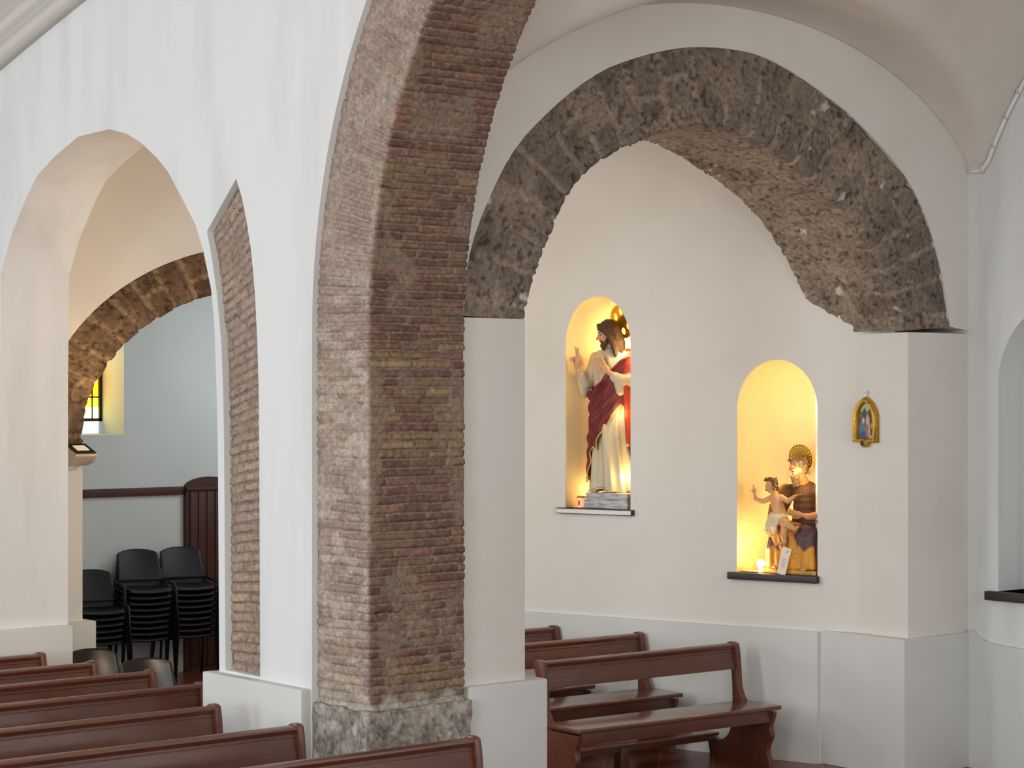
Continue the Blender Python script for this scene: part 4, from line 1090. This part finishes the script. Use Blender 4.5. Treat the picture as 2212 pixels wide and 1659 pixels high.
def ccol(co):
    n = fbm(co[:, 0] * 26, co[:, 2] * 9, 5); w_ = ss(.35, .6, n)[:, None]
    return (BROWN * (1 - w_) + OCH * w_) * (.85 + .3 * n)[:, None]
b.build('cloak', .0058, M['fabric'], S2, ccol)
boxo('seat_block', (-.16, .2, .0, .17, .0, .20), mat('gilt_block', (186, 128, 44), .4, metal=.3, noise=.4), S2, bev=.012)
boxo('plinth_slab', (-.24, .22, -.235, .15, -.029, .004), mat('gilt_base', (196, 150, 66), .45, metal=.2, noise=.4, nscale=25), S2, bev=.006)
# child
CH = np.array((-.16, -.205, .36)); CS = 1.0
ch_c = np.array((-.225, -.235, .625)); ch_h = .115; CR = rotz(-.28) @ rotx(.10) @ roty(-.12)
b = Blob()
b.chain([(-.155, -.20, .375), (-.175, -.215, .45), (-.195, -.22, .53)], [.052, .050, .048]).ell((-.165, -.225, .42), (.052, .048, .05))
b.chain([(-.235, -.22, .535), (-.15, -.215, .54)], .026).chain([(-.195, -.22, .54), (-.205, -.225, .585)], [.026, .026])
b.chain([(-.235, -.22, .535), (-.295, -.24, .505), (-.345, -.26, .525), (-.352, -.265, .555)], [.024, .021, .016, .011])
hand(b, (-.352, -.266, .56), frame_from((-.25, -.1, 1), (.2, -1, 0)), .48, 'bless', 1)
b.chain([(-.15, -.215, .54), (-.085, -.23, .515), (-.03, -.235, .55)], [.025, .021, .014])
hand(b, (-.026, -.236, .553), frame_from((1, -.1, .35), (0, -.2, -1)), .48, 'open', -1)
b.chain([(-.15, -.22, .385), (-.075, -.285, .36), (-.085, -.30, .27), (-.075, -.30, .215)], [.042, .034, .026, .015]).chain([(-.075, -.302, .212), (-.115, -.345, .20)], [.015, .012])
b.chain([(-.165, -.24, .385), (-.06, -.30, .345), (.0, -.275, .31)], [.042, .032, .018]).chain([(.0, -.275, .308), (.035, -.30, .33)], [.015, .011])
head(b, ch_c, ch_h, CR)
b.xform(lambda v: v + np.array((.07, 0, 0)), 0); ch_c = ch_c + np.array((.07, 0, 0)); b.build('child_body', .0042, M['skin'], S2, facecol(ch_c, ch_h, CR, np.array(lin((222, 168, 112))), (176, 124, 78), (96, 66, 44), (206, 122, 96), .75))
b = Blob(); k = ch_h; random.seed(9)
b.ell((0, .08 * k, .20 * k), (.38 * k, .40 * k, .34 * k))
for i in range(50):
    a_ = random.uniform(-.5, PI + .5); zz_ = random.uniform(-.3, .45)
    b.ell((.40 * k * math.cos(a_) * math.sqrt(1 - max(0, zz_) ** 2), .40 * k * math.sin(a_) + .02 * k, zz_ * k), .085 * k)
for i in range(9): b.ell(((i - 4) * .075 * k, -.22 * k + .02 * k * (i % 2), (.43 + .05 * (i % 3)) * k), .085 * k)
b.xform(lambda v: v @ CR.T + ch_c, 0); b.build('child_hair', .0042, M['childhair'], S2)
b = Blob()
b.chain([(-.21, -.235, .40), (-.165, -.272, .385), (-.11, -.255, .40)], [.034, .036, .03])
for i in range(7): b.chain([(-.235 + .018 * i, -.25 - .008 * i, .39), (-.245 + .016 * i, -.27 - .006 * i, .33), (-.235 + .013 * i, -.275, .27 + .02 * math.sin(2.2 * i))], [.014, .014, .008])
b.xform(lambda v: v + np.array((.07, 0, 0)), 0); b.build('loin_cloth', .0045, M['fabric'], S2, lambda co: np.tile(np.array(lin((232, 214, 178))), (len(co), 1)) * (.8 + .3 * fbm(co[:, 0] * 60, co[:, 2] * 30, 2))[:, None])
# rayed halo of pierced gilt metal
HD2 = rotz(-.05) @ rotx(.15)
hb2 = hc2 + np.array((-.025, .085, .085))
mm = Matrix.Translation(hb2.tolist()) @ Matrix(HD2.tolist()).to_4x4() @ Matrix.Rotation(math.radians(90), 4, 'X')
hl = []
for i in range(22):
    a_ = 2 * PI * i / 22
    for r_, q_ in ((.050, .0042), (.066, .0058), (.085, .0075)): hl.append((r_ * math.cos(a_ + (.14 if r_ == .066 else 0)), r_ * math.sin(a_ + (.14 if r_ == .066 else 0)), q_, q_, 10))
ho = disc('halo', .102, hl, M['halo'], S2, mm, .005)
bm = bmesh.new()
for i in range(28):
    a_ = 2 * PI * i / 28; bmesh.ops.create_icosphere(bm, subdivisions=1, radius=.0052, matrix=Matrix.Translation((.103 * math.cos(a_), .103 * math.sin(a_), 0)))
bm_obj('halo_beads', bm, M['halo'], ho, smooth=True)
# cards and bulb in the right niche
cd1 = empty('prayer_card', placeO(N2[0] - .03, N2[4] + .001, -.01), RZ, label='tall pale card leaning against the seated statue', cat='card')
def card(parent, w, h, tilt, roll, nm='sheet'):
    bm = bmesh.new(); box(bm, -w / 2, w / 2, -.001, .001, 0, h)
    o = bm_obj(nm, bm, M['card'], parent); o.rotation_euler = (tilt, roll, 0); return o
c_ = card(cd1, .072, .165, -.05, .22)
cd1.location = placeO(N2[0] - .045, N2[4] + .001, -.022)
for i in range(5):
    l_ = boxo('print_line', (-.018 + .004 * (i % 2), .018 - .003 * (i % 3), -.0018, -.0012, .06 + .014 * i, .063 + .014 * i), M['ink'], c_)
cd2 = empty('name_card', placeO(N2[0] - .085, N2[4] + .145, -.026), RZ, label='small white printed card above the tall leaning card', cat='card')
c_ = card(cd2, .075, .058, -.05, .22)
for i, ww in enumerate((.018, .022)): boxo('print_line', (.0, ww, -.0018, -.0012, .022 + .010 * i, .026 + .010 * i), M['ink'], c_)
bl = empty('light_bulb', placeO(N2[0] + .135, N2[4] + .0, .002), label='glaring bare bulb at the foot of the right niche', cat='bulb')
bm = bmesh.new(); lathe(bm, [(.012, .03), (.016, .04), (.028, .06), (.030, .075), (.024, .092), (.010, .102)], 20); bm_obj('globe', bm, M['bulb'], bl, smooth=True)
bm = bmesh.new(); lathe(bm, [(.022, 0), (.022, .01), (.014, .014), (.013, .032)], 16); bm_obj('holder', bm, M['white'], bl, angle=40)


# ------------------------------------------------------------------ light
w = bpy.data.worlds.new('daylight'); SC.world = w; w.use_nodes = True
bg = w.node_tree.nodes['Background']; bg.inputs[0].default_value = (.90, .95, 1.0, 1); bg.inputs[1].default_value = 1.1
def area(name, loc, target, sx, sy, power, rgb):
    l = bpy.data.lights.new(name, 'AREA'); l.shape = 'RECTANGLE'; l.size = sx; l.size_y = sy; l.energy = power; l.color = rgb
    o = bpy.data.objects.new(name, l); COL.objects.link(o); o.location = loc
    o.rotation_euler = (Vector(target) - Vector(loc)).to_track_quat('-Z', 'Y').to_euler(); return o
area('window_light_side', (-10.8, -3.5, 2.4), (-11.8, 8, 1.9), 2.4, 2.4, 155, (.86, .94, 1.0))
area('window_light_front', (-6.2, -3.5, 2.5), (-10.5, 9, 2.2), 2.4, 2.4, 290, (.95, .97, 1.0))
area('nave_warm_fill', (2.6, 1.5, 3.0), (-14, 7.3, 2.0), 2.0, 2.0, 170, (1.0, .88, .76))  # added warm fill behind the camera for the jambs that face it
area('window_light_rear', (-18.2, -1.2, 2.8), (-10, 7, 1.6), 1.6, 2.6, 130, (.92, .96, 1.0))
area('near_aisle_fill', (-3.2, 10.3, 2.6), (-10, 10.0, 2.4), 2.4, 2.6, 22, (1.0, .97, .92))  # unseen fill added in the near bay to brighten arch and chapel
area('chapel_warm_fill', (-11.2, 8.7, 2.5), (-12.3, 11.5, 4.6), .25, .12, 9, (1.0, .72, .42))  # unseen warm source added behind the pier to tint the upper chapel wall
area('chapel_cool_fill', (-11.1, 7.78, 2.3), (-12.7, 11.3, 2.2), .5, 2.6, 34, (.90, .96, 1.0))  # added fill hidden behind the pier, brightens the left of the chapel wall
area('jamb_warm_fill', (-11.55, 7.95, 3.1), (-14.4, 7.4, 3.0), .3, .5, 20, (1.0, .64, .36))  # added fill, hidden by the pier, warms the far jamb
def point(name, loc, power, rgb, r=.03):
    l = bpy.data.lights.new(name, 'POINT'); l.energy = power; l.color = rgb; l.shadow_soft_size = r
    o = bpy.data.objects.new(name, l); COL.objects.link(o); o.location = loc; return o
WARM = (1.0, .72, .36)
def nl(N, a, t, z, p): point('niche_bulb_fill', placeO(N[0] + a, N[4] + z, t), p, WARM, .03)
for z_ in (.25, .75, 1.25):  # unseen points added up the niche sides to even out the glow
    nl(N1, -.20, .10, z_, 2.6 if z_ > .5 else 1.3); nl(N2, -.16, .06, z_, 2.2)
for z_ in (.30, .65, 1.0, 1.3): nl(N1, .03, .37, z_, 2.4)  # unseen points added behind the figures, here and next, to brighten the backs
for z_ in (.25, .5): nl(N2, -.02, .40, z_, 1.6)
nl(N1, .14, .28, .10, 1.8); nl(N2, .15, .02, .16, 2.4)
l = bpy.data.lights.new('uplight', 'SPOT'); l.energy = 30; l.color = (1, .66, .34); l.spot_size = math.radians(130); l.spot_blend = .8; l.shadow_soft_size = .06
o = bpy.data.objects.new('uplight', l); COL.objects.link(o); o.location = (XF + .2, q[1] - 10 + 10, 2.42)
o.location = (XF + .22, 7.95, 2.45); o.rotation_euler = (Vector((.6, .8, 2.2))).to_track_quat('-Z', 'Y').to_euler()
area('end_bay_fill', (-16.4, 11.9, 3.2), (-17.6, 9.5, 1.6), 1.2, 1.6, 32, (.86, .94, 1.0))  # unseen fill added to lift the last bay's back wall and chairs
# ------------------------------------------------------------------ camera
cam = bpy.data.cameras.new('camera'); co = bpy.data.objects.new('camera', cam); COL.objects.link(co)
co.location = (0, 0, H); co.rotation_euler = (PI / 2, 0, math.atan2(-VX, VY))
cam.sensor_width = 36; cam.lens = F / 2212 * 36; cam.shift_y = (HY - 829.5) / 2212; cam.clip_end = 200
SC.camera = co
SC.view_settings.view_transform = 'Standard'; SC.view_settings.look = 'None'; SC.view_settings.gamma = 1
SC.view_settings.use_curve_mapping = False; SC.view_settings.exposure = 0.0
